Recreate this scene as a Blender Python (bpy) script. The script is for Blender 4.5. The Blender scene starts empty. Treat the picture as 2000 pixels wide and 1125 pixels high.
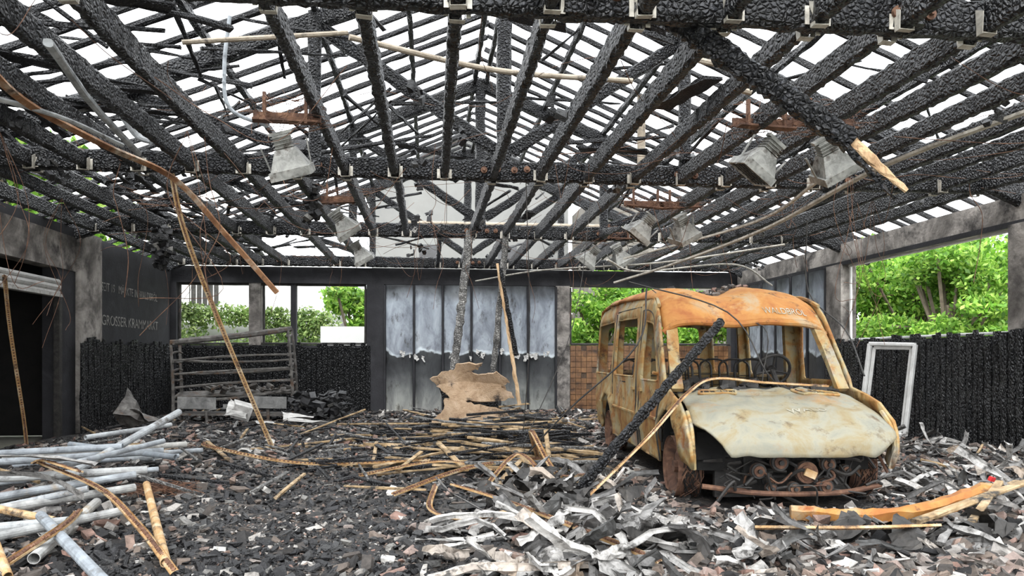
import bpy, math, random
import numpy as np
from mathutils import Vector, Matrix, Euler, noise
from mathutils.geometry import delaunay_2d_cdt
R=random.Random(7); NR=np.random.default_rng(3)
U=R.uniform
sc=bpy.context.scene
Z=Vector((0,0,1))
# ------------------------------------------------ materials
def ramp(nt,stops,inp):
    r=nt.nodes.new('ShaderNodeValToRGB'); el=r.color_ramp.elements
    el[0].position=stops[0][0]; el[0].color=(*stops[0][1],1)
    el[1].position=stops[-1][0]; el[1].color=(*stops[-1][1],1)
    for p,c in stops[1:-1]:
        e=el.new(p); e.color=(*c,1)
    nt.links.new(inp,r.inputs[0]); return r
def M(name,stops,scale=4,detail=6,rough=.8,metal=0,bump=.4,bscale=25,bdist=.02,island=False,stretch=(1,1,1),
      crack=0,crackdark=.3,over=None,spec=.5,distort=0.5,trans=None):
    m=bpy.data.materials.new(name); m.use_nodes=True; nt=m.node_tree; N=nt.nodes; L=nt.links
    b=N['Principled BSDF']; tc=N.new('ShaderNodeTexCoord'); mp=N.new('ShaderNodeMapping')
    mp.inputs['Scale'].default_value=stretch; L.new(tc.outputs['Object'],mp.inputs[0])
    no=N.new('ShaderNodeTexNoise'); no.inputs['Scale'].default_value=scale; no.inputs['Detail'].default_value=detail
    no.inputs['Roughness'].default_value=.65; no.inputs['Distortion'].default_value=distort
    L.new(mp.outputs[0],no.inputs['Vector'])
    if island:
        g=N.new('ShaderNodeNewGeometry'); r=ramp(nt,stops,g.outputs['Random Per Island'])
        rr=ramp(nt,[(.3,(.45,.45,.45)),(.65,(1.2,1.2,1.2))],no.outputs['Fac'])
        mx=N.new('ShaderNodeMixRGB'); mx.blend_type='MULTIPLY'; mx.inputs[0].default_value=1
        L.new(r.outputs[0],mx.inputs[1]); L.new(rr.outputs[0],mx.inputs[2]); col=mx.outputs[0]
    else:
        r=ramp(nt,stops,no.outputs['Fac']); col=r.outputs[0]
    if over:
        for (s2,lo,hi,c2) in over:
            n2=N.new('ShaderNodeTexNoise'); n2.inputs['Scale'].default_value=s2; n2.inputs['Detail'].default_value=8
            n2.inputs['Roughness'].default_value=.7
            L.new(mp.outputs[0],n2.inputs['Vector'])
            r2=ramp(nt,[(lo,(0,0,0)),(hi,(1,1,1))],n2.outputs['Fac'])
            mx=N.new('ShaderNodeMixRGB'); L.new(r2.outputs[0],mx.inputs[0]); L.new(col,mx.inputs[1]); mx.inputs[2].default_value=(*c2,1)
            col=mx.outputs[0]
    nb=N.new('ShaderNodeTexNoise'); nb.inputs['Scale'].default_value=bscale; nb.inputs['Detail'].default_value=8
    L.new(mp.outputs[0],nb.inputs['Vector']); h=nb.outputs['Fac']
    if crack:
        wn=N.new('ShaderNodeTexNoise'); wn.inputs['Scale'].default_value=crack*.6
        L.new(mp.outputs[0],wn.inputs['Vector'])
        wm=N.new('ShaderNodeMixRGB'); wm.inputs[0].default_value=.04
        L.new(mp.outputs[0],wm.inputs[1]); L.new(wn.outputs['Color'],wm.inputs[2])
        v=N.new('ShaderNodeTexVoronoi'); v.feature='DISTANCE_TO_EDGE'; v.inputs['Scale'].default_value=crack
        L.new(wm.outputs[0],v.inputs['Vector'])
        cr=ramp(nt,[(0,(0,0,0)),(.12,(.5,.5,.5)),(.4,(1,1,1))],v.outputs['Distance'])
        mx=N.new('ShaderNodeMixRGB'); mx.blend_type='MULTIPLY'; mx.inputs[0].default_value=1-crackdark
        L.new(col,mx.inputs[1]); L.new(cr.outputs[0],mx.inputs[2]); col=mx.outputs[0]
        ma=N.new('ShaderNodeMath'); ma.operation='MULTIPLY_ADD'; L.new(nb.outputs['Fac'],ma.inputs[0]); ma.inputs[1].default_value=.35
        L.new(cr.outputs[0],ma.inputs[2]); h=ma.outputs[0]
    bp=N.new('ShaderNodeBump'); bp.inputs['Strength'].default_value=bump; bp.inputs['Distance'].default_value=bdist
    L.new(h,bp.inputs['Height']); L.new(bp.outputs[0],b.inputs['Normal'])
    L.new(col,b.inputs['Base Color']); b.inputs['Roughness'].default_value=rough; b.inputs['Metallic'].default_value=metal
    b.inputs['Specular IOR Level'].default_value=spec
    if trans:
        t=N.new('ShaderNodeBsdfTranslucent'); L.new(col,t.inputs[0]); ms=N.new('ShaderNodeMixShader'); ms.inputs[0].default_value=trans
        L.new(b.outputs[0],ms.inputs[1]); L.new(t.outputs[0],ms.inputs[2]); L.new(ms.outputs[0],N['Material Output'].inputs[0])
    return m
def zband(m,stops,lo,hi,amt=.25,nscale=3):
    nt=m.node_tree;N=nt.nodes;L=nt.links;b=N['Principled BSDF']
    old=b.inputs['Base Color'].links[0].from_socket
    tc=N.new('ShaderNodeTexCoord'); sx=N.new('ShaderNodeSeparateXYZ'); L.new(tc.outputs['Object'],sx.inputs[0])
    no=N.new('ShaderNodeTexNoise'); no.inputs['Scale'].default_value=nscale; no.inputs['Detail'].default_value=6; L.new(tc.outputs['Object'],no.inputs['Vector'])
    a=N.new('ShaderNodeMath');a.operation='MULTIPLY_ADD';L.new(no.outputs['Fac'],a.inputs[0]);a.inputs[1].default_value=amt;L.new(sx.outputs['Z'],a.inputs[2])
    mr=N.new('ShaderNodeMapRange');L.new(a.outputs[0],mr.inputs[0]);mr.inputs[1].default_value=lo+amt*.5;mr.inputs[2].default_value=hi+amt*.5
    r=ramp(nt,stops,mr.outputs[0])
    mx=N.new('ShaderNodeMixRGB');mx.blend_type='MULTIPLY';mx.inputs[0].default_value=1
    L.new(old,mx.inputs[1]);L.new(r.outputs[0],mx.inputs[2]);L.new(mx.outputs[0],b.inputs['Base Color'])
char=M('charred_timber',[(.3,(.006,.006,.007)),(.52,(.016,.017,.021)),(.7,(.045,.048,.057)),(.85,(.1,.105,.12))],scale=5,rough=.42,bump=1,bscale=60,bdist=.035,crack=24,crackdark=.0,spec=.55)
charfine=M('charred_lath',[(.3,(.006,.006,.007)),(.6,(.018,.018,.022)),(.8,(.055,.055,.062))],scale=4,rough=.5,bump=.8,bscale=60,crack=34,crackdark=.1)
charboard=M('charred_board',[(.3,(.006,.006,.007)),(.6,(.015,.016,.018)),(.8,(.04,.04,.045))],scale=3,rough=.42,bump=1,bscale=30,bdist=.03,crack=30,crackdark=.1,stretch=(1,1,.5))
ashwood=M('ash_covered_timber',[(.3,(.05,.05,.05)),(.5,(.25,.245,.235)),(.7,(.5,.49,.46))],scale=6,rough=.9,bump=.8,crack=24)
rawwood=M('split_raw_wood',[(.3,(.34,.2,.1)),(.5,(.62,.42,.24)),(.75,(.76,.58,.38))],scale=3,stretch=(4,4,1),rough=.8,bump=.5,bscale=40,over=[(5,.6,.72,(.05,.035,.03))])
chip=M('torn_chipboard',[(.3,(.26,.165,.1)),(.5,(.4,.28,.175)),(.7,(.5,.37,.26))],scale=5,rough=.9,bump=.8,bscale=50,over=[(2.6,.55,.64,(.035,.028,.024)),(9,.6,.7,(.18,.11,.07))])
scorch=M('scorched_lath',[(.3,(.10,.06,.03)),(.5,(.36,.25,.13)),(.7,(.55,.42,.28))],scale=5,rough=.8,bump=.3,over=[(3,.5,.6,(.03,.028,.025))])
steel=M('galvanised_bracket',[(.3,(.25,.23,.2)),(.5,(.5,.47,.41)),(.7,(.68,.66,.6))],scale=9,rough=.6,metal=.1,bump=.2,over=[(14,.58,.68,(.08,.06,.045))])
rust=M('rusted_steel',[(.3,(.05,.025,.018)),(.5,(.13,.065,.04)),(.7,(.24,.13,.075))],scale=8,rough=.85,bump=.4)
yrust=M('yellowed_steel_strip',[(.3,(.26,.13,.05)),(.48,(.46,.28,.12)),(.65,(.56,.45,.3)),(.8,(.34,.17,.07))],scale=6,rough=.7,bump=.3,over=[(4,.56,.66,(.07,.05,.035))])
darkm=M('sooted_metal',[(.3,(.018,.018,.018)),(.6,(.05,.046,.042)),(.8,(.11,.1,.085))],scale=8,rough=.6,bump=.4,metal=.3)
greym=M('scorched_grey_steel',[(.3,(.035,.03,.028)),(.5,(.1,.093,.085)),(.7,(.2,.19,.175))],scale=6,rough=.7,bump=.3,over=[(4,.55,.65,(.1,.055,.03))])
scrapm=M('scorched_sheet_metal',[(0,(.06,.06,.058)),(.2,(.16,.155,.15)),(.45,(.3,.292,.28)),(.7,(.44,.425,.405)),(.88,(.62,.6,.57)),(1,(.32,.24,.17))],scale=12,rough=.55,metal=.15,bump=.6,bscale=22,island=True,over=[(7,.52,.62,(.045,.042,.038))])
pipem=M('plastic_pipe_grey',[(0,(.26,.29,.32)),(.5,(.37,.395,.415)),(1,(.45,.44,.41))],scale=6,rough=.6,bump=.2,island=True,over=[(5,.56,.68,(.09,.08,.07)),(2,.6,.7,(.34,.25,.14))])
lampm=M('lamp_housing_enamel',[(.3,(.12,.12,.11)),(.5,(.3,.3,.28)),(.7,(.46,.45,.42))],scale=7,rough=.6,bump=.2,over=[(5,.52,.64,(.06,.045,.035))])
concrete=M('sooted_concrete',[(.3,(.06,.053,.048)),(.45,(.18,.165,.15)),(.6,(.38,.35,.32)),(.8,(.48,.45,.4))],scale=1.6,detail=10,rough=.9,bump=.4,over=[(1.3,.48,.62,(.04,.036,.034))])
blackwall=M('soot_black_plaster',[(.3,(.010,.010,.012)),(.6,(.024,.024,.028)),(.8,(.042,.042,.048))],scale=2,rough=.8,bump=.3,over=[(3.2,.69,.71,(.25,.24,.22))])
void=M('painted_dark_interior',[(.3,(.005,.005,.005)),(.7,(.012,.011,.010))],rough=.95)  # near-black colour painted in for the dark inside of openings and recesses
tile=M('brown_tile',[(.3,(.08,.035,.016)),(.6,(.24,.12,.05)),(.8,(.34,.2,.09))],scale=3,rough=.4,bump=.2,over=[(2,.55,.66,(.05,.03,.02))])
grout=M('tile_grout',[(.3,(.05,.03,.02)),(.7,(.12,.08,.05))])
panel_up=M('scorched_door_panel',[(.25,(.07,.08,.09)),(.42,(.19,.21,.24)),(.58,(.33,.365,.4)),(.8,(.47,.49,.51))],scale=1.6,detail=12,rough=.55,bump=.15,stretch=(1.6,1.6,.7),over=[(2.6,.56,.7,(.04,.038,.035))])
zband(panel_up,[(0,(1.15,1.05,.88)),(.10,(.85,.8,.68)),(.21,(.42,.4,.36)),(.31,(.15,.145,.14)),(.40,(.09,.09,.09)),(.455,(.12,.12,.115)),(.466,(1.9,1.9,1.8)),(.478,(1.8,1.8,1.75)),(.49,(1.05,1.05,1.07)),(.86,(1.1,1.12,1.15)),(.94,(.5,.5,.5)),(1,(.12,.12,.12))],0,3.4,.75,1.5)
whitep=M('white_frame_paint',[(.3,(.6,.6,.58)),(.6,(.82,.82,.8))],rough=.5,bump=.1,over=[(4,.64,.74,(.3,.28,.25))])
railm=M('shutter_rail_paint',[(.3,(.3,.3,.29)),(.6,(.5,.49,.47))],rough=.5,bump=.1,over=[(4,.55,.7,(.14,.12,.1))])
render_w=M('neighbour_render',[(.3,(.15,.15,.145)),(.7,(.2,.2,.19))],scale=.5,rough=.9,bump=.1,over=[(.35,.5,.7,(.17,.165,.155))])
render_h=M('white_house_render',[(.3,(.5,.5,.49)),(.7,(.62,.62,.6))],scale=.5,rough=.9,bump=.1)
render_b=M('neighbour_beige_render',[(.3,(.11,.1,.085)),(.7,(.18,.165,.145))],scale=.8,rough=.9,bump=.3,over=[(.9,.52,.6,(.09,.085,.075))])
roofm=M('neighbour_roof',[(.3,(.05,.05,.05)),(.7,(.085,.085,.09))],scale=2)
leafm=M('tree_leaf',[(0,(.05,.14,.012)),(.4,(.15,.33,.035)),(.75,(.29,.5,.07)),(1,(.46,.63,.14))],scale=.7,island=True,rough=.6,trans=.5,bump=0)
ivym=M('ivy_leaf',[(0,(.05,.1,.02)),(.5,(.16,.26,.06)),(1,(.34,.42,.16))],scale=.6,island=True,rough=.7,trans=.3,bump=0)
bark=M('bark',[(.3,(.06,.045,.03)),(.7,(.14,.11,.08))],scale=6)
grass=M('yard_ground',[(.3,(.1,.12,.06)),(.6,(.24,.23,.19)),(.8,(.3,.29,.26))],scale=.6)
rubblem=M('rubble_fragment',[(0,(.01,.01,.011)),(.22,(.028,.026,.025)),(.4,(.09,.075,.064)),(.55,(.2,.155,.125)),(.68,(.28,.17,.135)),(.8,(.26,.24,.22)),(.91,(.4,.375,.345)),(1,(.62,.6,.56))],scale=14,rough=.85,bump=.5,bscale=50,island=True)
coalm=M('charcoal_fragment',[(0,(.006,.006,.007)),(.6,(.02,.02,.022)),(.92,(.05,.05,.05)),(1,(.25,.24,.22))],scale=20,rough=.5,bump=.8,bscale=60,island=True)
floorm=M('burnt_floor',[(.30,(.007,.007,.008)),(.46,(.018,.017,.017)),(.56,(.05,.043,.038)),(.66,(.14,.115,.095)),(.8,(.3,.27,.24))],scale=9,detail=14,rough=.6,bump=1,bscale=30,bdist=.04,over=[(.6,.54,.64,(.013,.013,.014)),(.8,.60,.66,(.15,.065,.055))])
ashm=M('flaking_ash_white',[(.3,(.3,.295,.28)),(.7,(.6,.59,.57))],scale=5,rough=.9,over=[(8,.58,.68,(.1,.09,.085))])
letter=M('wall_lettering_paint',[(.35,(.16,.155,.145)),(.6,(.36,.35,.325))],scale=4,rough=.8,over=[(6,.54,.6,(.04,.04,.04))])
ghost=M('vehicle_lettering_ghost',[(.3,(.38,.36,.29)),(.7,(.43,.41,.34))],scale=4,rough=.8,over=[(9,.46,.54,(.28,.24,.155))])
redm=M('red_plastic',[(.3,(.5,.02,.02)),(.7,(.6,.03,.03))])
vanm=M('burnt_van_shell',[(.2,(.07,.027,.012)),(.34,(.25,.10,.028)),(.44,(.36,.2,.06)),(.53,(.38,.30,.15)),(.62,(.31,.29,.23)),(.75,(.27,.12,.035))],scale=2.1,detail=13,rough=.75,bump=.3,bscale=14,bdist=.01,distort=.9,over=[(2.0,.52,.65,(.27,.10,.024)),(4.5,.55,.66,(.05,.023,.013))])
vanroof=M('burnt_van_roof',[(.25,(.11,.034,.012)),(.4,(.35,.125,.026)),(.52,(.43,.2,.048)),(.62,(.4,.29,.17)),(.75,(.3,.3,.265))],scale=1.8,detail=12,rough=.75,bump=.3,bscale=14,bdist=.01,over=[(2.6,.54,.66,(.27,.075,.015)),(5,.58,.69,(.065,.026,.015))])
vanhood=M('burnt_van_bonnet',[(.25,(.2,.125,.05)),(.4,(.25,.205,.115)),(.5,(.27,.255,.19)),(.62,(.21,.21,.17)),(.75,(.33,.28,.17))],scale=2.8,detail=13,rough=.7,bump=.35,bscale=12,bdist=.012,over=[(1.5,.54,.67,(.3,.165,.055)),(4.5,.57,.7,(.1,.065,.033))])
# ------------------------------------------------ mesh helpers
class MB:
    def __init__(s): s.v=[];s.f=[];s.m=[]
    def add(s,vs,fs,mi=0):
        o=len(s.v); s.v.extend(tuple(v) for v in vs)
        for f in fs: s.f.append(tuple(i+o for i in f)); s.m.append(mi)
    def obj(s,name,mats,parent=None,smooth=False):
        me=bpy.data.meshes.new(name); me.from_pydata(s.v,[],s.f)
        if not isinstance(mats,(list,tuple)): mats=[mats]
        for m in mats: me.materials.append(m)
        me.polygons.foreach_set('material_index',s.m)
        if smooth: me.polygons.foreach_set('use_smooth',[True]*len(s.f))
        me.update(); o=bpy.data.objects.new(name,me); sc.collection.objects.link(o)
        if parent: o.parent=parent
        return o
def frame(d,up=Z):
    d=d.normalized(); s=d.cross(up)
    if s.length<1e-3: s=d.cross(Vector((0,1,0)))
    s.normalize(); return s,s.cross(d).normalized()
def box(mb,a,b,mi=0):
    (x0,y0,z0),(x1,y1,z1)=a,b
    mb.add([(x0,y0,z0),(x1,y0,z0),(x1,y1,z0),(x0,y1,z0),(x0,y0,z1),(x1,y0,z1),(x1,y1,z1),(x0,y1,z1)],
       [(0,3,2,1),(4,5,6,7),(0,1,5,4),(1,2,6,5),(2,3,7,6),(3,0,4,7)],mi)
def rbox(mb,c,size,rot=(0,0,0),mi=0,jit=0):
    E=Euler(rot).to_matrix(); c=Vector(c); vs=[]
    for dz in(-.5,.5):
        for dx,dy in((-.5,-.5),(.5,-.5),(.5,.5),(-.5,.5)):
            vs.append(c+E@Vector((dx*size[0]*(1+U(-jit,jit)),dy*size[1]*(1+U(-jit,jit)),dz*size[2]*(1+U(-jit,jit)))))
    mb.add(vs,[(0,3,2,1),(4,5,6,7),(0,1,5,4),(1,2,6,5),(2,3,7,6),(3,0,4,7)],mi)
def beam(mb,p0,p1,w,h,jit=.01,step=.13,mi=0,t0=1,t1=1,up=Z,sag=0):
    p0=Vector(p0);p1=Vector(p1);d=p1-p0;Ln=d.length;s,u=frame(d,up);n=max(2,int(Ln/step));c=.22*min(w,h)
    pr=[(-w/2+c,-h/2),(w/2-c,-h/2),(w/2,-h/2+c),(w/2,h/2-c),(w/2-c,h/2),(-w/2+c,h/2),(-w/2,h/2-c),(-w/2,-h/2+c)]
    vs=[];fs=[]
    for i in range(n+1):
        t=i/n;k=t0+(t1-t0)*t;k*=1+U(-1,1)*jit*2.5
        c0=p0+d*t-u*(sag*4*t*(1-t))+s*U(-jit,jit)*.4
        for a,b in pr: vs.append(c0+s*(a*k+U(-jit,jit))+u*(b*k+U(-jit,jit)))
        if i:
            o=(i-1)*8
            for j in range(8): k2=(j+1)%8; fs.append((o+j,o+k2,o+8+k2,o+8+j))
    fs.append(tuple(range(7,-1,-1)));fs.append(tuple(range(n*8,n*8+8)))
    mb.add(vs,fs,mi)
def cr(pts,n=6):
    P=[Vector(p) for p in pts]
    if len(P)<3: return [P[0].lerp(P[-1],i/n) for i in range(n+1)]
    Q=[P[0]*2-P[1]]+P+[P[-1]*2-P[-2]];out=[]
    for i in range(1,len(Q)-2):
        a,b,c,d=Q[i-1:i+3]
        for k in range(n):
            t=k/n;out.append(.5*((2*b)+(c-a)*t+(2*a-5*b+4*c-d)*t*t+(3*b-a-3*c+d)*t**3))
    out.append(P[-1]);return out
def sweep(mb,pts,prof,closed=True,tw0=0,tw1=0,mi=0,up=Z,jit=0,taper=1):
    n=len(prof);vs=[];fs=[];N=len(pts)
    for i,p in enumerate(pts):
        p=Vector(p);d=Vector(pts[min(i+1,N-1)])-Vector(pts[max(i-1,0)]);s,u=frame(d,up)
        a=tw0+(tw1-tw0)*i/(N-1);ca,sa=math.cos(a),math.sin(a);k=1+(taper-1)*i/(N-1)
        for x,y in prof:
            x2=(x*ca-y*sa)*k+U(-jit,jit);y2=(x*sa+y*ca)*k+U(-jit,jit);vs.append(p+s*x2+u*y2)
        if i:
            o=(i-1)*n
            for j in range(n if closed else n-1):
                k2=(j+1)%n;fs.append((o+j,o+k2,o+n+k2,o+n+j))
    if closed: fs.append(tuple(range(n-1,-1,-1)));fs.append(tuple(range((N-1)*n,N*n)))
    mb.add(vs,fs,mi)
def circ(r,n=8): return [(r*math.cos(2*math.pi*i/n),r*math.sin(2*math.pi*i/n)) for i in range(n)]
def tube(mb,pts,r,n=8,mi=0,sm=6,jit=0):
    sweep(mb,cr(pts,sm) if sm else [Vector(p) for p in pts],circ(r,n),mi=mi,jit=jit)
def hollow(mb,p0,p1,r,mi=0,n=12):
    p0=Vector(p0);p1=Vector(p1);s,u=frame(p1-p0);vs=[]
    for p in(p0,p1):
        for rr in(r,r*.86):
            for x,y in circ(rr,n): vs.append(p+s*x+u*y)
    fs=[]
    for j in range(n):
        k=(j+1)%n
        fs+=[(j,k,2*n+k,2*n+j),(n+k,n+j,3*n+j,3*n+k),(k,j,n+j,n+k),(2*n+j,2*n+k,3*n+k,3*n+j)]
    mb.add(vs,fs,mi)
def cyl(mb,p0,p1,r,n=20,mi=0): sweep(mb,[Vector(p0),Vector(p1)],circ(r,n),mi=mi)
def inpoly(x,y,P):
    c=False;j=len(P)-1
    for i in range(len(P)):
        xi,yi=P[i];xj,yj=P[j]
        if (yi>y)!=(yj>y) and x<(xj-xi)*(y-yi)/(yj-yi)+xi:c=not c
        j=i
    return c
def rnd(P,r=.06,n=4):
    out=[];L=len(P)
    for i in range(L):
        a,b,c=Vector(P[i-1]),Vector(P[i]),Vector(P[(i+1)%L])
        d1=(a-b);d2=(c-b);k1=min(r,d1.length*.45);k2=min(r,d2.length*.45)
        s=b+d1.normalized()*k1;e=b+d2.normalized()*k2
        for k in range(n+1):
            t=k/n;q=s*(1-t)**2+b*2*t*(1-t)+e*t*t;out.append((q.x,q.y))
    return out
def panel(mb,outline,holes,mapf,g=.09,mi=0):
    V=[];E=[]
    for loop in [outline]+holes:
        n=len(loop);D=[]
        for i in range(n):
            a=Vector(loop[i]);b=Vector(loop[(i+1)%n]);k=max(1,int((b-a).length/g))
            for j in range(k): D.append(a.lerp(b,j/k))
        o=len(V);V+=D;m=len(D);E+=[(o+i,o+(i+1)%m) for i in range(m)]
    xs=[p[0] for p in outline];ys=[p[1] for p in outline]
    x=min(xs)+g/2
    while x<max(xs):
        y=min(ys)+g/2
        while y<max(ys):
            if inpoly(x,y,outline) and not any(inpoly(x,y,h) for h in holes): V.append(Vector((x+U(-.01,.01),y+U(-.01,.01))))
            y+=g
        x+=g
    r=delaunay_2d_cdt(V,E,[],0,1e-5);vv,ff=r[0],r[2];keep=[]
    for f in ff:
        cx=sum(vv[i].x for i in f)/len(f);cy=sum(vv[i].y for i in f)/len(f)
        if inpoly(cx,cy,outline) and not any(inpoly(cx,cy,h) for h in holes): keep.append(tuple(f))
    mb.add([mapf(v.x,v.y) for v in vv],keep,mi)
def empty(name,loc=(0,0,0),rz=0):
    e=bpy.data.objects.new(name,None);sc.collection.objects.link(e);e.location=loc;e.rotation_euler=(0,0,rz);e.empty_display_size=.3;return e
def solid(o,t,off=0):
    m=o.modifiers.new('sheet','SOLIDIFY');m.thickness=t;m.offset=off
def nz(x,y,z=0): return noise.noise(Vector((x,y,z)))
# ------------------------------------------------ room shell
XL,XR,YB,CX=-6.66,8.6,20.0,1.0
TIE0,TIE1=3.86,4.12
def fh(x,y):
    h=.03*nz(x*.7,y*.7)+.025*nz(x*2.3,y*2.3,5)+.05
    h+=.08*math.exp(-((x-2.2)/2.4)**2-((y-4.9)/.9)**2)
    h+=.07*math.exp(-((x-.9)/1.2)**2-((y-7.0)/1.0)**2)
    h+=.12*math.exp(-((x-.9)/2.2)**2-((y-12)/2.4)**2)
    h+=.12*math.exp(-((x+4.5)/1.6)**2-((y-9)/1.8)**2)
    h+=.10*math.exp(-((x-7)/1.8)**2-((y-8)/3)**2)
    return h
mb=MB();nx,ny=170,240;x0,x1,y0,y1=XL,XR,-1,YB
vs=[(x0+(x1-x0)*i/nx,y0+(y1-y0)*j/ny,0) for j in range(ny+1) for i in range(nx+1)]
vs=[(x,y,fh(x,y)+.014*nz(x*7,y*7,2)+.008*nz(x*19,y*19,2)) for x,y,_ in vs]
mb.add(vs,[(j*(nx+1)+i,j*(nx+1)+i+1,(j+1)*(nx+1)+i+1,(j+1)*(nx+1)+i) for j in range(ny) for i in range(nx)])
mb.obj('floor',floorm,smooth=True)
mb=MB();box(mb,(-60,-30,-.12),(70,90,-.03));mb.obj('yard_ground',grass)
mb=MB()
box(mb,(XL-.3,YB,3.43),(XR+.3,YB+.3,3.86),1)
box(mb,(XL,YB+.03,-.03),(-1.2,YB+.28,1.80),1)
box(mb,(3.8,YB+.03,-.03),(XR,YB+.28,1.80),0)
box(mb,(-4.72,YB+.02,1.8),(-4.42,YB+.25,3.43),0);box(mb,(-3.66,YB+.05,1.8),(-3.52,YB+.25,3.43),1)
box(mb,(-1.68,YB-.02,0),(-1.22,YB+.28,3.43),1);box(mb,(3.42,YB-.06,0),(3.8,YB+.28,3.43),0)
box(mb,(XL-.02,YB-.05,0),(XL+.14,YB+.28,3.43),1);box(mb,(XR-.2,YB-.02,0),(XR,YB+.28,3.43),1)
mb.obj('wall_back',[concrete,blackwall])
def boards(mb,a,b,axis,fix,zt,w=.15,out=1):
    p=a
    while p<b:
        ww=w*U(.75,1.1);h=zt+U(-.12,.04)
        n=10;prof=[(-ww*.48,-.015),(ww*.48,-.015),(ww*.46,.012),(0,.026),(-ww*.46,.012)]
        q=p+ww/2;vs=[];fs=[];tl=U(-.012,.012)
        for i in range(n+1):
            z=h*i/n;dx=U(-.006,.006)+tl*i/n
            for (s,o) in prof:
                s2=s*(1+U(-.14,.04));o2=(o+U(-.01,.01)+dx)
                vs.append((q+s2,fix-out*o2,z) if axis=='x' else (fix-out*o2,q+s2,z))
            if i:
                o_=(i-1)*5
                for j in range(5):
                    k=(j+1)%5;fs.append((o_+j,o_+k,o_+5+k,o_+5+j))
        fs.append(tuple(range(n*5,n*5+5)));mb.add(vs,fs);p+=ww
mb=MB();boards(mb,XL+.1,-1.7,'x',YB-.03,1.84);mb.obj('charred_board_cladding',charboard)
mb=MB();boards(mb,15.66,YB-.1,'y',XL+.06,1.84,out=-1);boards(mb,14.6,15.6,'y',XL+.18,1.84,out=-1);mb.obj('charred_board_cladding.001',charboard)
mb=MB();boards(mb,6,15.1,'y',XR-.1,1.86,out=1);mb.obj('charred_board_cladding.002',charboard)
mb=MB();box(mb,(3.8,YB-.02,0),(XR-.2,YB+.03,1.8),1)
for i in range(31):
    for j in range(12):
        xx=3.82+i*.15;zz=.01+j*.15
        if R.random()<.95 and xx<8.3: rbox(mb,(xx+.073,YB-.03,zz+.073),(.138,.02,.138),(U(-.02,.02),U(-.01,.01),U(-.02,.02)),0)
mb.obj('tiled_parapet',[tile,grout])
e=empty('door_1',(0,0,0))
mb=MB();pw=4.62/6
for i in range(6):
    xa=-1.2+i*pw;n=8;m=24
    vs=[];fs=[]
    for j in range(m+1):
        z=.05+3.36*j/m
        for k in range(n+1):
            t=k/n;vs.append((xa+.03+(pw-.06)*t,YB-.02-.07*math.sin(math.pi*t)**.6+.012*nz(xa+t*3,z*2,i),z))
    for j in range(m):
        for k in range(n): q=j*(n+1)+k;fs.append((q,q+1,q+n+2,q+n+1))
    mb.add(vs,fs)
mb.obj('door_leaf_panels',panel_up,e,smooth=True)
mb=MB()
for i in range(7): beam(mb,(-1.2+i*pw,YB-.04,.02),(-1.2+i*pw,YB-.04,3.4),.06,.07,jit=.004)
box(mb,(-1.2,YB+.01,0),(3.42,YB+.25,3.43))
mb.obj('door_stiles',blackwall,e)
mb=MB()
for i in range(60):
    x=U(-1.15,3.35);z=1.56+.24*nz(x*1.7,0)+U(-.05,.05);w=U(.03,.14)
    if U(-1,1)>nz(x*2,9)*2: continue
    pts=[(x,YB-.1,z+.05),(x+U(-.03,.03),YB-.115,z),(x+U(-.05,.05),YB-.12-U(0,.04),z-U(.02,.12))]
    sweep(mb,cr(pts,3),[(-w/2,0),(0,.006),(w/2,0)],closed=False,jit=.014,up=Vector((0,1,0)),taper=U(.2,.9))
mb.obj('peeling_coating',ashm,e)
mb=MB()
box(mb,(XL-.25,15.6,0),(XL,YB+.3,3.86),1)
box(mb,(XL-.3,14.75,0),(XL+.12,15.65,3.86),0)
box(mb,(XL-.25,14.1,0),(XL+.02,14.76,3.1),1)
box(mb,(XL-.25,8,3.08),(XL+.04,14.8,3.72),0);box(mb,(XL-.25,8,3.72),(XL,15.0,3.9),1)
box(mb,(XL-.25,4,0),(XL,8,3.86),1)
mb.obj('wall_left',[concrete,blackwall])
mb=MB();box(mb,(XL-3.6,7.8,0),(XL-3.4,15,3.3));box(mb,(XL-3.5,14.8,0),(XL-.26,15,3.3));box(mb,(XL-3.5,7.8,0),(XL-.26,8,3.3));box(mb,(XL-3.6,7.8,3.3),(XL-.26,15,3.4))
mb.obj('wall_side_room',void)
mb=MB()
for k,(z,r) in enumerate([(2.62,.05),(2.72,.06),(2.82,.05)]): cyl(mb,(XL+.02,8,z),(XL+.02,14.1,z),r,10)
box(mb,(XL-.04,8,2.55),(XL+.1,14.1,2.6));box(mb,(XL-.02,14.02,0),(XL+.08,14.12,2.6),1)
mb.obj('roller_shutter_rail',[railm,darkm])
mb=MB()
box(mb,(XR,3,3.43),(XR+.3,YB+.3,3.86),0);box(mb,(XR-.03,3,3.40),(XR+.02,YB,3.48),1)
box(mb,(XR+.01,15.2,0),(XR+.28,YB+.2,3.43),1)
box(mb,(XR-.06,14.62,0),(XR+.28,15.2,3.43),0);box(mb,(XR-.06,9.6,0),(XR+.28,10.12,3.43),0)
box(mb,(XR,3,0),(XR+.25,15.2,1.8),1)
mb.obj('wall_right',[concrete,blackwall])
e=empty('door_2')
mb=MB();pw=4.7/6
for i in range(6):
    ya=15.25+i*pw;n=6;m=20;vs=[];fs=[]
    for j in range(m+1):
        z=.05+3.34*j/m
        for k in range(n+1):
            t=k/n;vs.append((XR-.03-.06*math.sin(math.pi*t)**.6+.01*nz(ya+t*3,z*2,i),ya+.03+(pw-.06)*t,z))
    for j in range(m):
        for k in range(n): q=j*(n+1)+k;fs.append((q,q+n+1,q+n+2,q+1))
    mb.add(vs,fs)
mb.obj('door_leaf_panels_b',panel_up,e,smooth=True)
mb=MB()
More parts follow.
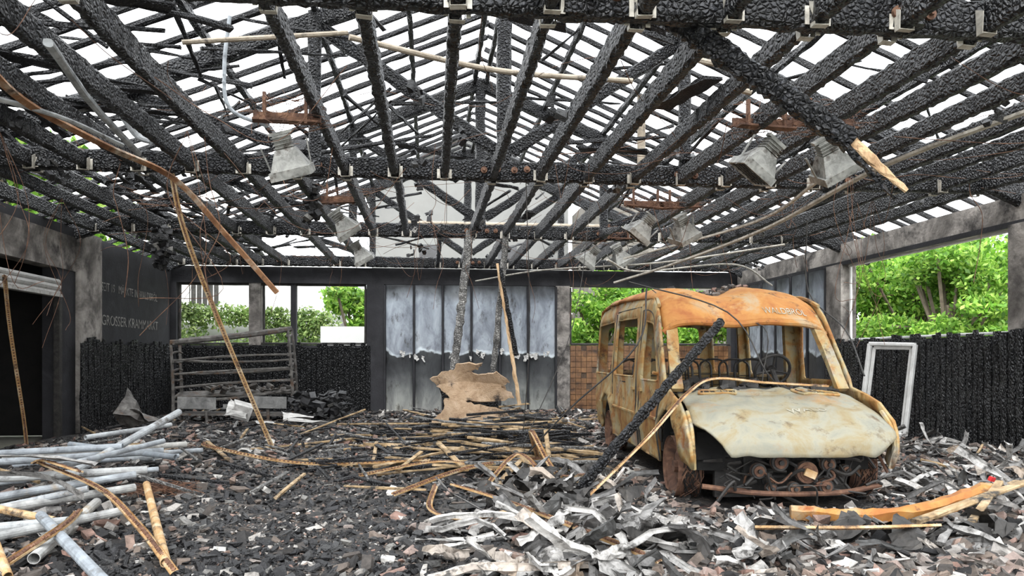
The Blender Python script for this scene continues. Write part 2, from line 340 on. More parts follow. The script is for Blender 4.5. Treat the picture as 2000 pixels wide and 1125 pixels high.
for i in range(7): beam(mb,(XR-.05,15.25+i*pw,.02),(XR-.05,15.25+i*pw,3.4),.05,.05,jit=.003)
mb.obj('door_stiles_b',blackwall,e)
def wframe(name,pts,w,mat):
    mb=MB()
    for a,b in pts: beam(mb,a,b,w,w,jit=.004,step=.2)
    mb.obj(name,mat)
wframe('window_1',[((-6.5,YB+.12,1.84),(-1.7,YB+.12,1.84)),((-6.5,YB+.12,3.4),(-1.7,YB+.12,3.4)),((-6.48,YB+.12,1.84),(-6.48,YB+.12,3.4)),((-1.72,YB+.12,1.84),(-1.72,YB+.12,3.4)),((-4.36,YB+.12,1.84),(-4.36,YB+.12,3.4))],.06,darkm)
wframe('window_2',[((3.85,YB+.12,1.84),(8.4,YB+.12,1.84)),((5.9,YB+.12,1.84),(5.9,YB+.12,3.4)),((3.85,YB+.12,1.84),(3.85,YB+.12,3.4))],.06,darkm)
wframe('window_3',[((XR+.12,10.15,1.84),(XR+.12,14.6,1.84)),((XR+.12,14.55,1.84),(XR+.12,14.55,3.4)),((XR+.12,10.18,1.84),(XR+.12,10.18,3.4)),((XR+.12,10.15,3.38),(XR+.12,14.6,3.38))],.05,whitep)
def textmesh(s,size):
    c=bpy.data.curves.new('t','FONT');c.body=s;c.size=size;o=bpy.data.objects.new('t',c);sc.collection.objects.link(o)
    bpy.context.view_layer.update();me=bpy.data.meshes.new_from_object(o.evaluated_get(bpy.context.evaluated_depsgraph_get()))
    vs=[v.co.copy() for v in me.vertices];fs=[tuple(p.vertices) for p in me.polygons];bpy.data.objects.remove(o);return vs,fs
mb=MB()
for s,z,sz,ya,kx in [('SEIT 19   MÄRKTE IN WALDBRÖL',2.84,.25,15.9,.84),('GROSSER KRAMMARKT',2.14,.3,15.9,1.0)]:
    vs,fs=textmesh(s,sz);mb.add([(XL+.006,ya+v.x*kx,z+v.y) for v in vs],fs)
mb.obj('wall_lettering',letter)
# ------------------------------------------------ roof structure
RID=7.1;SL=.41
def rz(x): return RID-SL*abs(x-CX)
ties=[.3,5.15,10.0,14.8,19.75]
jx=[.19+.65*n for n in range(-10,13)]
jm=MB();br=MB();tm=MB();bo=MB()
skip={(1,-3),(2,-7),(2,5),(0,-1),(2,0)}
for b in range(4):
    ya,yb=ties[b],ties[b+1]
    for n,x in zip(range(-10,13),jx):
        if (b,n) in skip:
            beam(jm,(x,yb-.05,TIE0+.12),(x+U(-.1,.1),yb-U(1,1.8),TIE0-.05),.1,.2,jit=.012,t1=.3);continue
        if b==3 and -6<n<0 and R.random()<.3: continue
        dx=U(-.02,.02)
        beam(jm,(x+dx,ya+.06,TIE0+.11),(x+U(-.02,.02),yb-.06,TIE0+.11),U(.085,.115),U(.19,.24),jit=.009,step=.055 if b<2 else .12,sag=U(0,.03))
        for yy,sg in((ya+.07,1),(yb-.07,-1)):
            if R.random()<.12: continue
            w=.06;h=U(.12,.16);yo=yy+sg*.04;z0=TIE0-.02
            for s in(-1,1):
                br.add([(x+s*w,yy,z0+h+.04),(x+s*w,yo+sg*.04,z0+h),(x+s*w*.85,yo+sg*.02,z0),(x+s*w*.85,yy,z0),
                        (x+s*(w+.006),yy,z0+h+.04),(x+s*(w+.006),yo+sg*.04,z0+h),(x+s*(w*.85+.006),yo+sg*.02,z0),(x+s*(w*.85+.006),yy,z0)],
                        [(0,1,2,3),(7,6,5,4),(0,4,5,1),(1,5,6,2),(2,6,7,3)])
            rbox(br,(x,yo,z0),(w*1.8,.06,.006),(U(-.1,.1),U(-.1,.1),0))
            rbox(br,(x+w+.02,yy+sg*.0,z0+h*.6),(.035,.006,h*U(.8,1.1)))
            if R.random()<.7: rbox(br,(x-w-.02,yy+sg*.0,z0+h*.6),(.035,.006,h*U(.8,1.1)))
jm.obj('charred_joists',char);br.obj('joist_hanger_brackets',steel)
for i,y in enumerate(ties):
    beam(tm,(XL-.3,y,(TIE0+TIE1)/2),(XR+.3,y,(TIE0+TIE1)/2),.13,.27,jit=.01,step=.055)
    beam(tm,(XL-.7,y,rz(XL-.7)-.16),(CX,y,RID-.16),.14,.24,jit=.01,step=.1)
    beam(tm,(CX,y,RID-.16),(XR+.7,y,rz(XR+.7)-.16),.14,.24,jit=.01,step=.1)
    beam(tm,(CX,y,TIE0),(CX,y,RID-.1),.2,.17,jit=.01,up=Vector((0,1,0)))
    for s in(-1,1):
        q=CX+2.5*s
        beam(tm,(q,y-.1,TIE0),(q,y-.1,rz(q)-.1),.16,.15,jit=.01,up=Vector((0,1,0)))
        beam(tm,(CX+.1*s,y+.02,TIE1+.15),(q,y+.02,rz(q)-.2),.13,.17,jit=.01)
        beam(tm,(q,y+.06,TIE1),(CX+4.9*s,y+.06,rz(CX+4.9)-.2),.12,.14,jit=.01)
    for x in [CX-.28,CX-.1,CX+.13,CX+.3,CX-2.7,CX-2.45,CX+2.4,CX+2.65,CX-4.9,CX+4.9]:
        z=(TIE0+TIE1)/2+U(-.02,.02);cyl(bo,(x,y-.075,z),(x,y-.10,z),.045,12);cyl(bo,(x,y-.10,z),(x,y-.13,z),.02,6)
tm.obj('charred_roof_trusses',char);bo.obj('rusted_bolts',rust)
mb=MB();y=.6
while y<20.3:
    for s in(-1,1):
        xe=(XL-.7) if s<0 else (XR+.7)
        xa,xb=CX,xe
        k=R.random()
        if k<.10: xb=CX+(xe-CX)*U(.3,.8)
        elif k<.2: xa=CX+(xe-CX)*U(.15,.6)
        elif k<.24: continue
        dy=U(-.05,.05)
        beam(mb,(xa,y+dy,rz(xa)+.05),(xb,y+dy+U(-.08,.08),rz(xb)+.05+U(-.05,.02)),U(.05,.08),U(.06,.09),jit=.007,step=.2,sag=U(0,.08))
    y+=.5*U(.88,1.12)
mb.obj('charred_roof_battens',charfine)
mb=MB()
for x in [CX+.12,CX-.12,CX-1.3,CX-2.5,CX-3.8,CX-5.1,CX-6.4,CX-7.9,CX+1.3,CX+2.5,CX+3.8,CX+5.1,CX+6.4,CX+7.9]:
    beam(mb,(x,.3,rz(x)-.06),(x,20.3,rz(x)-.06),.08,.12,jit=.01,step=.16)
mb.obj('charred_roof_purlins',char)
mb=MB()
for i in range(190):
    x=U(XL,XR) if R.random()<.5 else U(XL,-1);y=U(5.3,19.5);zt=U(TIE1,max(TIE1+.05,rz(x)-.2));a=U(0,6.28);l=U(.5,2.2)
    beam(mb,(x,y,zt),(min(max(x+l*math.cos(a),XL),XR),min(y+l*math.sin(a),19.9),max(TIE1,min(zt+U(-.5,.5),rz(x)-.1))),U(.03,.08),U(.03,.06),jit=.008,step=.15,t1=.5)
for i in range(80):
    x=XL+U(.2,4) if R.random()<.7 else U(XL,XR);y=U(5.4,19)
    beam(mb,(x,y,TIE1+.03),(x+U(-1.2,1.2),y+U(-.3,1),TIE1+U(.02,.4)),U(.08,.28),.03,jit=.012)
for i in range(26):
    s=-1 if R.random()<.65 else 1
    x=XL+U(.2,2.5) if s<0 else XR-U(.2,2);y=U(7,19)
    beam(mb,(x,y,TIE1+.05),(x+U(-.5,.5),y+U(.8,2.2),TIE1+.1),U(.1,.2),.05,jit=.012)
mb.obj('loose_charred_laths',charfine)
mb=MB()
for i in range(60):
    x=U(XL+.2,XR-.2);y=U(6,19);z=U(3.8,4.3)
    for k in range(4): rbox(mb,(x+U(-.08,.08),y+U(-.1,.1),z+U(-.12,.1)),(U(.04,.1),U(.05,.12),U(.02,.07)),(U(0,3),U(0,3),U(0,3)),0,.3)
for k in range(60): rbox(mb,(-4.9+U(-.16,.16),14.2+U(-.1,.1),3.5+U(-.4,.35)),(U(.05,.12),U(.05,.1),U(.08,.18)),(U(0,3),U(0,3),U(0,3)),0,.3)
for k in range(40): rbox(mb,(-1.75+U(-.1,.1),11.2+U(-.1,.1),3.75+U(-.3,.3)),(U(.04,.1),U(.05,.1),U(.08,.13)),(U(0,3),U(0,3),U(0,3)),0,.3)
mb.obj('hanging_char_clumps',coalm)
mb=MB()
beam(mb,(1.56,5.45,4.2),(2.98,4.95,2.98),.14,.17,jit=.013,step=.03,t1=.85)
beam(mb,(2.96,4.96,2.995),(3.31,4.83,2.62),.075,.09,jit=.008,step=.05,mi=1,t1=.3)
beam(mb,(2.9,4.95,2.98),(3.22,4.82,2.56),.07,.05,jit=.012,step=.06,mi=0,t1=.4)
mb.obj('broken_charred_beam',[char,rawwood])
mb=MB()
beam(mb,(.78,14.55,3.95),(.45,14.4,1.1),.15,.16,jit=.016,step=.08,up=Vector((0,1,0)))
beam(mb,(1.5,14.55,3.95),(1.22,14.5,1.0),.11,.1,jit=.012,step=.1,up=Vector((0,1,0)))
beam(mb,(1.30,14.35,3.3),(1.72,14.2,.55),.09,.08,jit=.012,step=.1,mi=1,t0=.5,t1=.8,up=Vector((0,1,0)))
beam(mb,(1.36,14.33,3.2),(1.66,14.25,1.5),.09,.1,jit=.012,step=.1,mi=2,t0=.7,up=Vector((0,1,0)))
mb.obj('broken_hanging_posts',[ashwood,rawwood,char])
mb=MB()
def tornsheet(P,y,tilt=0,curl=.06,mi=0):
    Q=[]
    for i in range(len(P)):
        a=Vector(P[i]);b=Vector(P[(i+1)%len(P)])
        for k in range(4):
            q=a.lerp(b,k/4);Q.append((q.x+U(-.025,.025),q.y+U(-.022,.022)))
    f=lambda x,z:(x,y+tilt*(z-.8)+curl*math.sin(x*5+z*4),z)
    panel(mb,Q,[],f,g=.09,mi=mi)
tornsheet([(.02,1.06),(.2,1.18),(.45,1.24),(.5,1.36),(.95,1.36),(.92,1.26),(.7,1.2),(.95,1.14),(1.25,1.2),(1.5,1.02),(1.4,.95),(1.44,.84),(1.05,.8),(.85,.88),(.6,.8),(.32,.84),(.3,.94),(.1,.96)],14.0,-.3,.08)
tornsheet([(.1,.95),(.35,1.02),(.8,1.0),(1.3,.98),(1.42,.86),(1.1,.78),(.6,.74),(.25,.8)],13.9,.2,.07)
tornsheet([(.3,.78),(.4,.88),(.6,.82),(.9,.88),(1.5,.84),(1.54,.72),(1.2,.62),(.7,.66),(.4,.64)],13.82,.3,.09)
tornsheet([(.0,.1),(.06,.35),(.22,.5),(.28,.7),(.5,.72),(.7,.64),(.95,.58),(1.2,.55),(1.45,.42),(1.55,.25),(1.5,.02),(.6,.0)],13.7,.45,.05)
tornsheet([(.15,.9),(.4,1.1),(1.2,1.05),(1.35,.9),(1.3,.4),(.9,.3),(.3,.4)],14.2,.1,.03,1)
for k in range(26): rbox(mb,(U(0,1.5),U(13.5,14.1),U(.1,.35)),(U(.1,.4),U(.06,.2),U(.02,.05)),(U(-.6,.6),U(-.6,.6),U(0,3)),R.choice([0,1]),.3)
o=mb.obj('torn_chipboard_sheets',[chip,char]);solid(o,.04)
# ------------------------------------------------ pipes/conduits under ceiling
mb=MB()
def uch(w,h): return [(-w/2,h),(-w/2,0),(w/2,0),(w/2,h)]
sweep(mb,cr([(5.75,6.3,3.82),(5.5,8.6,3.78),(5.3,11.1,3.5),(4.4,12.8,3.15),(3.5,13.8,2.88)],8),uch(.08,.03),closed=False)
sweep(mb,cr([(4.9,8.8,3.7),(5.0,11,3.55),(3.6,13.5,3.3)],8),uch(.04,.03),closed=False,mi=0)
tube(mb,[(1.2,19.6,3.5),(2.6,17,3.5),(4.6,14.5,3.38),(6.5,13,3.55)],.02,6);tube(mb,[(3.3,13.6,3.3),(4.2,14.5,3.2),(6.6,15.5,3.5),(7.7,16,3.1)],.02,6)
mb.obj('sagging_cable_tray',steel)
mb=MB()
sweep(mb,cr([(-3.45,5.9,3.84),(-3.7,7.2,3.8),(-3.55,8.6,3.78),(-3.2,9.7,3.7),(-2.7,10.1,3.1),(-2.1,10.5,2.35)],8),uch(.065,.035),closed=False,tw0=.3,tw1=.9)
mb.obj('sagging_rusted_channel',M('rust_channel',[(.3,(.15,.06,.03)),(.5,(.34,.17,.08)),(.65,(.55,.46,.36))],scale=3,rough=.8,over=[(2,.55,.63,(.06,.04,.03))]))
mb=MB()
tube(mb,[(-.8,7.5,4.65),(.7,8.1,4.62),(2.25,8.07,4.55)],.03,10);tube(mb,[(-.6,19,4.9),(4.8,19,4.9)],.06,10)
tube(mb,[(-.65,18.8,4.6),(3,18.8,4.6)],.03,8);tube(mb,[(-2.3,7.2,4.4),(-.8,7.4,4.65)],.025,8)
tube(mb,[(2.9,8.2,4.9),(3.4,8.0,4.7),(3.45,8,4.5),(3.6,8,4.45)],.035,8)
tube(mb,[(3.0,10.3,4.2),(3.0,10.3,5.2)],.06,10)
mb.obj('ceiling_pipes',M('beige_pipe',[(.3,(.2,.16,.11)),(.6,(.42,.36,.28))],scale=4,rough=.6,over=[(5,.55,.65,(.06,.05,.04))]))
mb=MB()
tube(mb,[(-2.8,5.8,3.78),(-3.1,7.2,3.8),(-3.25,8.7,3.75)],.035,10,jit=.004);tube(mb,[(-4.2,6.9,3.82),(-3.6,7.6,3.8),(-3.3,8.4,3.75)],.025,8)
tube(mb,[(-1.95,7.5,4.8),(-2.0,7.5,4.3),(-1.95,7.5,3.9),(-1.6,7.55,3.75)],.02,8)
tube(mb,[(-3.9,9.5,4.7),(-3.7,9.8,4.3),(-3.5,9.8,4.2)],.05,10)
mb.obj('hanging_conduits',pipem)
mb=MB()
for i in range(150):
    x=U(XL+.3,XR-.3);y=U(5.2,18);z=U(3.75,4.4);l=U(.6,2.6);a=U(0,6.28);dr=U(.1,.9) if R.random()<.45 else U(.02,.2)
    p=[(x,y,z),(x+l*.3*math.cos(a)+U(-.1,.1),y+l*.3*math.sin(a),z-dr*U(.5,1)),(x+l*.7*math.cos(a),y+l*.7*math.sin(a)+U(-.1,.1),z-dr*U(.6,1.1)),(x+l*math.cos(a),y+l*math.sin(a),z-U(-.1,.3))]
    p=[(min(max(q[0],XL+.1),XR-.1),q[1],q[2]) for q in p]
    tube(mb,p,U(.0025,.005),4)
for i in range(22):
    x=U(XL+.4,XR-.4);y=U(7,18);pts=[(x,y,3.85)];z=3.85
    for k in range(4): z-=U(.15,.6);x+=U(-.15,.15);y+=U(-.1,.1);pts.append((x,y,max(z,.3)))
    if 2<x<5 and y<12.5: continue
    tube(mb,pts,U(.003,.006),4)
for x,y in[(-4.6,8.5),(-2.6,8.3),(4.9,8.2),(6.7,10.6),(-5.6,12)]:
    for k in range(4):tube(mb,[(x,y,3.9),(x+U(-.3,.3),y,3.2),(x+U(-.5,.5),y+U(-.2,.2),2.4+U(-.3,.3)),(x+U(-.5,.5),y+U(-.3,.3),1.9+U(-.3,.5))],.0035,4)
mb.obj('dangling_wires',rust)
def strip(mb,pts,w=.06,tw0=0,tw1=0,mi=0,n=8):
    P=cr(pts,n);sweep(mb,P,[(-w/2,.018),(-w/2,0),(-w*.15,.006),(w*.15,.006),(w/2,0),(w/2,.018)],closed=False,tw0=tw0,tw1=tw1,mi=mi)
    for i in range(0,len(P)-1):
        for k in range(3):
            q=P[i].lerp(P[i+1],(k+.5)/3);rbox(mb,q+Vector((0,0,.012)),(.02,.02,.02),(U(0,3),U(0,3),0),mi+1)
mb=MB();strip(mb,[(-3.35,10.0,3.95),(-3.25,10.3,3.1),(-2.85,10.8,1.7),(-2.28,11.2,.06)],.07,0,.6,n=14);mb.obj('hanging_perforated_strip',[yrust,rust])
mb=MB();strip(mb,[(-5.35,10.0,2.5),(-5.75,10.9,1.8),(-6.1,11.9,.6),(-6.2,12.2,.08)],.05,0,.5,n=10);mb.obj('leaning_perforated_strip',[yrust,rust])
# ------------------------------------------------ high-bay lamps
def lamp(loc,rot,s=1):
    e=empty('pendant_floodlight',loc);e.rotation_euler=rot;e.scale=(s,s,s)
    mb=MB();a,b,h=.1,.19,.2
    def ring(r,z): return [(-r,-r,z),(r,-r,z),(r,r,z),(-r,r,z)]
    vs=ring(a,0)+ring(b,-h)+ring(b+.02,-h)+ring(b+.02,-h-.09)+ring(b,-h-.09)+ring(b-.02,-h)+ring(a-.02,-.02)
    fs=[(0,1,2,3)]
    for k in range(6):
        for j in range(4): q=(j+1)%4;fs.append((k*4+j,k*4+q,k*4+4+q,k*4+4+j))
    fs.append((24,25,26,27));mb.add(vs,fs)
    rbox(mb,(0,0,.07),(.17,.14,.14));rbox(mb,(0,0,.16),(.24,.1,.03))
    for k in range(4): rbox(mb,(0,0,.02+k*.035),(.2,.19,.008))
    for sx_ in(-1,1): rbox(mb,(sx_*.22,0,-.12),(.008,.05,.36),(0,sx_*.12,0))
    mb.obj('housing',lampm,e)
    m2=MB()
    for k in range(5):
        t=-b+.04+k*.075;sweep(m2,[Vector((t,-b,-h-.08)),Vector((t,b,-h-.08))],circ(.006,5));sweep(m2,[Vector((-b,t,-h-.08)),Vector((b,t,-h-.08))],circ(.006,5))
    cyl(m2,(0,0,-.04),(0,0,-.16),.035,10)
    m2.obj('grille_and_lampholder',darkm,e)
lam=[(-1.42,7.5,3.52,.25),(3.5,7.4,3.6,-.6),(4.12,7.3,3.6,.5),(-1.4,11.8,3.62,.6),(-1.42,15,3.62,.5),(3.45,11.6,3.62,-.6),(4.05,11.6,3.62,.5),(3.3,14.9,3.6,-.6),(3.8,14.7,3.62,.5)]
rb=MB();ms=MB()
for (x,y,z,t) in lam:
    lamp((x,y,z),(.35+U(-.1,.1),-t,U(-.3,.3)),.95)
    rbox(rb,(x,y,z+.27),(.62,.12,.02),(0,U(-.08,.08),U(-.2,.2)));rbox(rb,(x-.2,y,z+.4),(.03,.05,.3));rbox(rb,(x+.2,y,z+.4),(.03,.05,.3))
    rbox(rb,(x,y+.1,z+.34),(.66,.03,.09))
    for k in range(60):
        p=Vector((x+U(-.35,.35),y+U(-.2,.25),z+.3+U(-.06,.2)))
        tube(ms,[p,p+Vector((U(-.2,.2),U(-.2,.2),U(-.08,.05))),p+Vector((U(-.3,.3),U(-.2,.2),U(-.16,.05)))],.003,3,sm=3)
rb.obj('rusted_lamp_brackets',rust);ms.obj('rusted_mesh_tangles',rust)
# ------------------------------------------------ van
VA=-math.radians(3.9)
van=empty('burnt_out_minibus',(3.34,6.25,.06),VA)
def sx(u,z):
    x=.985
    if z>1.15: x-=.065*min(1,(z-1.15)/.8)
    if z>1.95: x-=.07*min(1,(z-1.95)/.18)**2
    if z<.5: x-=.03
    if u<.6: x-=.12*(.6-u)**2
    if u>5.6: x-=.5*(u-5.6)**2
    for c in(.95,4.6):
        r=math.hypot(u-c,z-.42);x+=.045*math.exp(-((r-.47)/.06)**2)
    x+=.02*math.exp(-((z-.75)/.05)**2)-.016*math.exp(-((z-1.08)/.03)**2)
    return x
def arc(cu,cz,r,a0,a1,n=14): return [(cu+r*math.cos(a0+(a1-a0)*i/n),cz+r*math.sin(a0+(a1-a0)*i/n)) for i in range(n+1)]
out=[(.30,.36),(.24,.5),(.26,.62),(.36,.80),(.6,.96),(.85,1.03),(1.12,1.09),(1.3,1.34),(1.5,1.63),(1.66,1.86),(1.8,1.99),(2.1,2.1),(3,2.15),(4.2,2.19),(5.6,2.18),(5.84,2.08),(5.9,1.7),(5.92,1.0),(5.9,.34)]
out+=[(5.06,.32)]+arc(4.6,.42,.44,0,math.pi)+[(4.12,.30),(1.46,.28)]+arc(.95,.42,.45,0,math.pi)
W1=rnd([(1.45,1.14),(1.86,1.79),(2.24,1.84),(2.3,1.5),(2.3,1.14)],.06)
W2=rnd([(2.7,1.16),(2.7,1.90),(4.06,1.93),(4.06,1.16)],.1);W3=rnd([(4.3,1.16),(4.3,1.93),(5.66,1.92),(5.72,1.16)],.1)
for sg,nm in((-1,'side_panel_right'),(1,'side_panel_left')):
    mb=MB();panel(mb,out,[W1,W2,W3],lambda u,z:(sg*(sx(u,z)+.010*nz(u*2.2,z*2.2,sg)),u,z),g=.08)
    o=mb.obj(nm,vanm,van,smooth=True);solid(o,.03)
mb=MB()
for sg in(-1,1):
    def L(pts,r=.008,mi=0,off=.012): tube(mb,[(sg*(sx(u,z)+off),u,z) for u,z in pts],r,5,sm=3,mi=mi)
    L([(1.36,.30),(1.36,.7),(1.34,1.05),(1.36,1.2)],.01);L([(1.36,1.2),(1.62,1.55),(1.84,1.85),(2.1,1.95),(2.4,1.97)])
    L([(2.42,.30),(2.42,.7),(2.42,1.1),(2.42,1.5),(2.4,1.97)],.01);L([(2.56,.30),(2.56,.8),(2.56,1.3),(2.56,2.02)],.012)
    L([(4.18,.45+.43),(4.18,1.2),(4.18,2.02)],.012);L([(2.56,2.02),(3.4,2.04),(4.18,2.05)])
    L([(2.56,1.08),(3.5,1.08),(4.5,1.08),(5.7,1.08)],.012);L([(5.85,.4),(5.85,1.2),(5.82,1.9)])
    for W in(W1,W2,W3):L(W+[W[0]],.016,1,.004)
    rbox(mb,(sg*(sx(2.3,1.02)+.025),2.28,1.02),(.03,.14,.035),(0,0,0),1)
    rbox(mb,(sg*(sx(2.7,1.02)+.025),2.72,1.02),(.03,.14,.035),(0,0,0),1)
    L([(1.4,.74),(2.4,.74)],.018,1);L([(2.6,.72),(4.1,.72)],.018,1);L([(5.05,.72),(5.85,.72)],.018,1)
    L([(1.75,1.98),(2.1,2.10),(2.8,2.14),(4,2.19),(5.7,2.17)],.022,1,-.01)
    tube(mb,[(sg*.93,1.5,1.2),(sg*1.05,1.45,1.24)],.018,6,mi=1)
    ap=[Vector((sg*.87,1.12,1.06)),Vector((sg*.85,1.34,1.38)),Vector((sg*.82,1.52,1.64)),Vector((sg*.79,1.68,1.86))]
    sweep(mb,cr(ap,4),[(-.06,-.03),(.06,-.03),(.06,.03),(-.06,.03)],mi=1,jit=.003)
    sweep(mb,cr([Vector((sg*.9,2.5,.4)),Vector((sg*.9,2.5,1.2)),Vector((sg*.86,2.5,2.05))],4),[(-.06,-.04),(.06,-.04),(.06,.04),(-.06,.04)],mi=1,up=Vector((0,1,0)))
    sweep(mb,cr([Vector((sg*.9,4.18,.9)),Vector((sg*.9,4.18,1.4)),Vector((sg*.86,4.18,2.08))],4),[(-.05,-.03),(.05,-.03),(.05,.03),(-.05,.03)],mi=1,up=Vector((0,1,0)))
mb.obj('door_seams_and_pillars',[darkm,vanm],van)
def roofpt(x,s):
    K_=[(0,1.58,1.80),(.05,1.66,1.9),(.12,1.84,2.06),(.2,2.1,2.18),(.4,2.9,2.24),(.6,3.9,2.30),(.8,5.0,2.31),(.95,5.75,2.25),(1,5.88,2.08)]
    for a,b in zip(K_,K_[1:]):
        if s<=b[0]:
            t=(s-a[0])/(b[0]-a[0]);u=a[1]+(b[1]-a[1])*t;z=a[2]+(b[2]-a[2])*t;break
    hw=.90-.01*min(1,s/.25)
    z-=.11*abs(x)**10
    f=math.exp(-((u-2.6)/.75)**2)
    z+=f*(-.12*math.exp(-((x+.2)/.26)**2)+.04*math.exp(-((x-.3)/.2)**2)+.03*math.exp(-((x+.8)/.22)**2)-.08*math.exp(-((x-.95)/.3)**2))
    z+=-.08*math.exp(-((u-4.2)/.7)**2)*(1-x*x)+.010*nz(x*3,u*3)
    u-=.06*(1-x**6)*max(0,1-s/.3)
    return Vector((x*hw,u,z))
def grid(mb,f,n,m,mi=0):
    vs=[f(-1+2*i/n,j/m) for j in range(m+1) for i in range(n+1)]
    fs=[(j*(n+1)+i,j*(n+1)+i+1,(j+1)*(n+1)+i+1,(j+1)*(n+1)+i) for j in range(m) for i in range(n)]
    mb.add(vs,fs,mi)
mb=MB();grid(mb,roofpt,44,80);o=mb.obj('roof',vanroof,van,smooth=True);solid(o,.03)
mb=MB();tube(mb,[roofpt(-1+i*.1,0)+Vector((0,0,-.02)) for i in range(21)],.035,8,sm=2)
for i in range(7):
    s=.3+i*.1;tube(mb,[roofpt(-.98+k*.196,s)-Vector((0,0,.05)) for k in range(11)],.025,6,sm=1)
tube(mb,[roofpt(-.98+k*.196,.16)+Vector((0,0,.008)) for k in range(11)],.012,6,sm=2)
mb.obj('roof_bows',vanroof,van)
mb=MB()
for i in range(90):
    p=roofpt(U(-.6,.4),U(.28,.5));rbox(mb,p+Vector((0,0,.03)),(U(.03,.12),U(.03,.1),U(.02,.05)),(U(-.4,.4),U(-.4,.4),U(0,3)),0,.2)
mb.obj('roof_debris',rubblem,van)
def hoodpt(x,s):
    cut=.30 if x<0 else .14
    sm=1-cut*max(0,(abs(x)-.70)/.30)**1.2; s=s*sm
    K_=[(0,1.17,1.06),(.3,.82,1.01),(.6,.44,.89),(.82,.18,.75),(.93,.08,.62),(1,.07,.50)]
    for a,b in zip(K_,K_[1:]):
        if s<=b[0]+1e-9:
            t=(s-a[0])/(b[0]-a[0]);u=a[1]+(b[1]-a[1])*t;z=a[2]+(b[2]-a[2])*t;break
    hw=.86+.07*min(1,s*1.3)
    z-=.045*abs(x)**6-.022*math.exp(-((abs(x)-.52)/.08)**2)*(1-s*.5)
    u+=.08*abs(x)**4*s
    u+=.03*(abs(x)**2)*(1-s)
    z+=.02*nz(x*2,s*4,3)+.016*nz(x*6,s*8,9)-.04*math.exp(-((x-.1)/.5)**2-((s-.5)/.25)**2)
    return Vector((x*hw,u,z))
mb=MB();grid(mb,hoodpt,48,40);o=mb.obj('bonnet',vanhood,van,smooth=True);solid(o,.025)
mb=MB()
for sg in(-1,1):
    pts=rnd([(sg*.32,.10),(sg*.76,.12),(sg*.82,.30),(sg*.4,.26)],.05)
    c=[hoodpt(a,b)+Vector((0,-.006,.018)) for a,b in pts];mb.add(c,[tuple(range(len(c)))])  # flat near-black sheet on the bonnet, painting the shade of a vent opening
    for k in range(6):
        a=sg*(.38+k*.07);tube(mb,[hoodpt(a,.14)+Vector((0,-.01,.02)),hoodpt(a+.02*sg,.26)+Vector((0,-.01,.02))],.007,5,mi=1,sm=2)
    tube(mb,[p+Vector((0,0,.006)) for p in c+[c[0]]],.014,6,mi=1,sm=1)
    rbox(mb,(sg*.68,.66,.50),(.26,.3,.36),(0,0,sg*.2),0)  # solid near-black block, painting the shade of the empty headlamp recess
    tube(mb,[(sg*.945,.5,.88),(sg*.95,.34,.74),(sg*.95,.28,.56),(sg*.93,.32,.36)],.022,6,mi=1)
mb.obj('bonnet_vents_and_headlamp_wells',[void,vanm],van)
mb=MB();rbox(mb,(0,1.18,.72),(1.7,.05,.68));rbox(mb,(0,1.24,1.05),(1.72,.16,.05));rbox(mb,(0,3.4,.34),(1.8,4.9,.06))
for i in range(26): rbox(mb,(U(-.8,.8),U(1.1,1.35),1.07),(U(.04,.2),U(.03,.1),U(.02,.06)),(U(-.4,.4),U(-.4,.4),U(0,3)),0,.2)
for i in range(40): rbox(mb,(U(-.8,.8),U(1.45,1.75),U(.85,1.15)),(U(.06,.3),U(.05,.2),U(.03,.14)),(U(-.4,.4),U(-.4,.4),U(0,3)),0,.2)
rbox(mb,(0,.62,.3),(1.3,.06,.5))
mb.obj('firewall_and_dashboard',darkm,van)
mb=MB();rbox(mb,(.05,.8,.5),(.55,.6,.5));rbox(mb,(.05,.65,.42),(.9,.3,.3))
def pul(x,y,z,r,mi=0):
    cyl(mb,(x,y,z),(x,y-.07,z),r,20,mi);cyl(mb,(x,y-.07,z),(x,y-.085,z),r*.72,20,1);cyl(mb,(x,y-.085,z),(x,y-.11,z),r*.3,12,mi)
    for k in range(3): cyl(mb,(x,y-.005-k*.022,z),(x,y-.012-k*.022,z),r*1.05,20,1 if k==1 else 0)
pul(-.12,.38,.42,.08);pul(.12,.34,.33,.1,1);pul(.34,.38,.4,.07);pul(.3,.34,.2,.07);pul(-.32,.38,.34,.07);pul(.0,.34,.18,.06);pul(.52,.4,.34,.05);pul(-.2,.38,.18,.05)
rbox(mb,(.12,.21,.33),(.11,.02,.07),(0,.4,0),2)
for k in range(54):
    p=Vector((U(-.65,.7),U(.25,.5),U(.12,.5)));tube(mb,[p,p+Vector((U(-.2,.2),U(-.1,.1),U(-.1,.1))),p+Vector((U(-.3,.3),U(-.1,.1),U(-.25,.1)))],U(.006,.018),6,mi=R.choice([0,0,0,1]))
tube(mb,[(-.85,.34,.2),(-.3,.28,.14),(.4,.28,.14),(.85,.34,.2)],.025,8,mi=1,sm=4)
tube(mb,[(-.9,.9,.3),(0,.85,.22),(.9,.9,.3)],.04,8)
mb.obj('engine',[darkm,rust,yrust],van)
mb=MB()
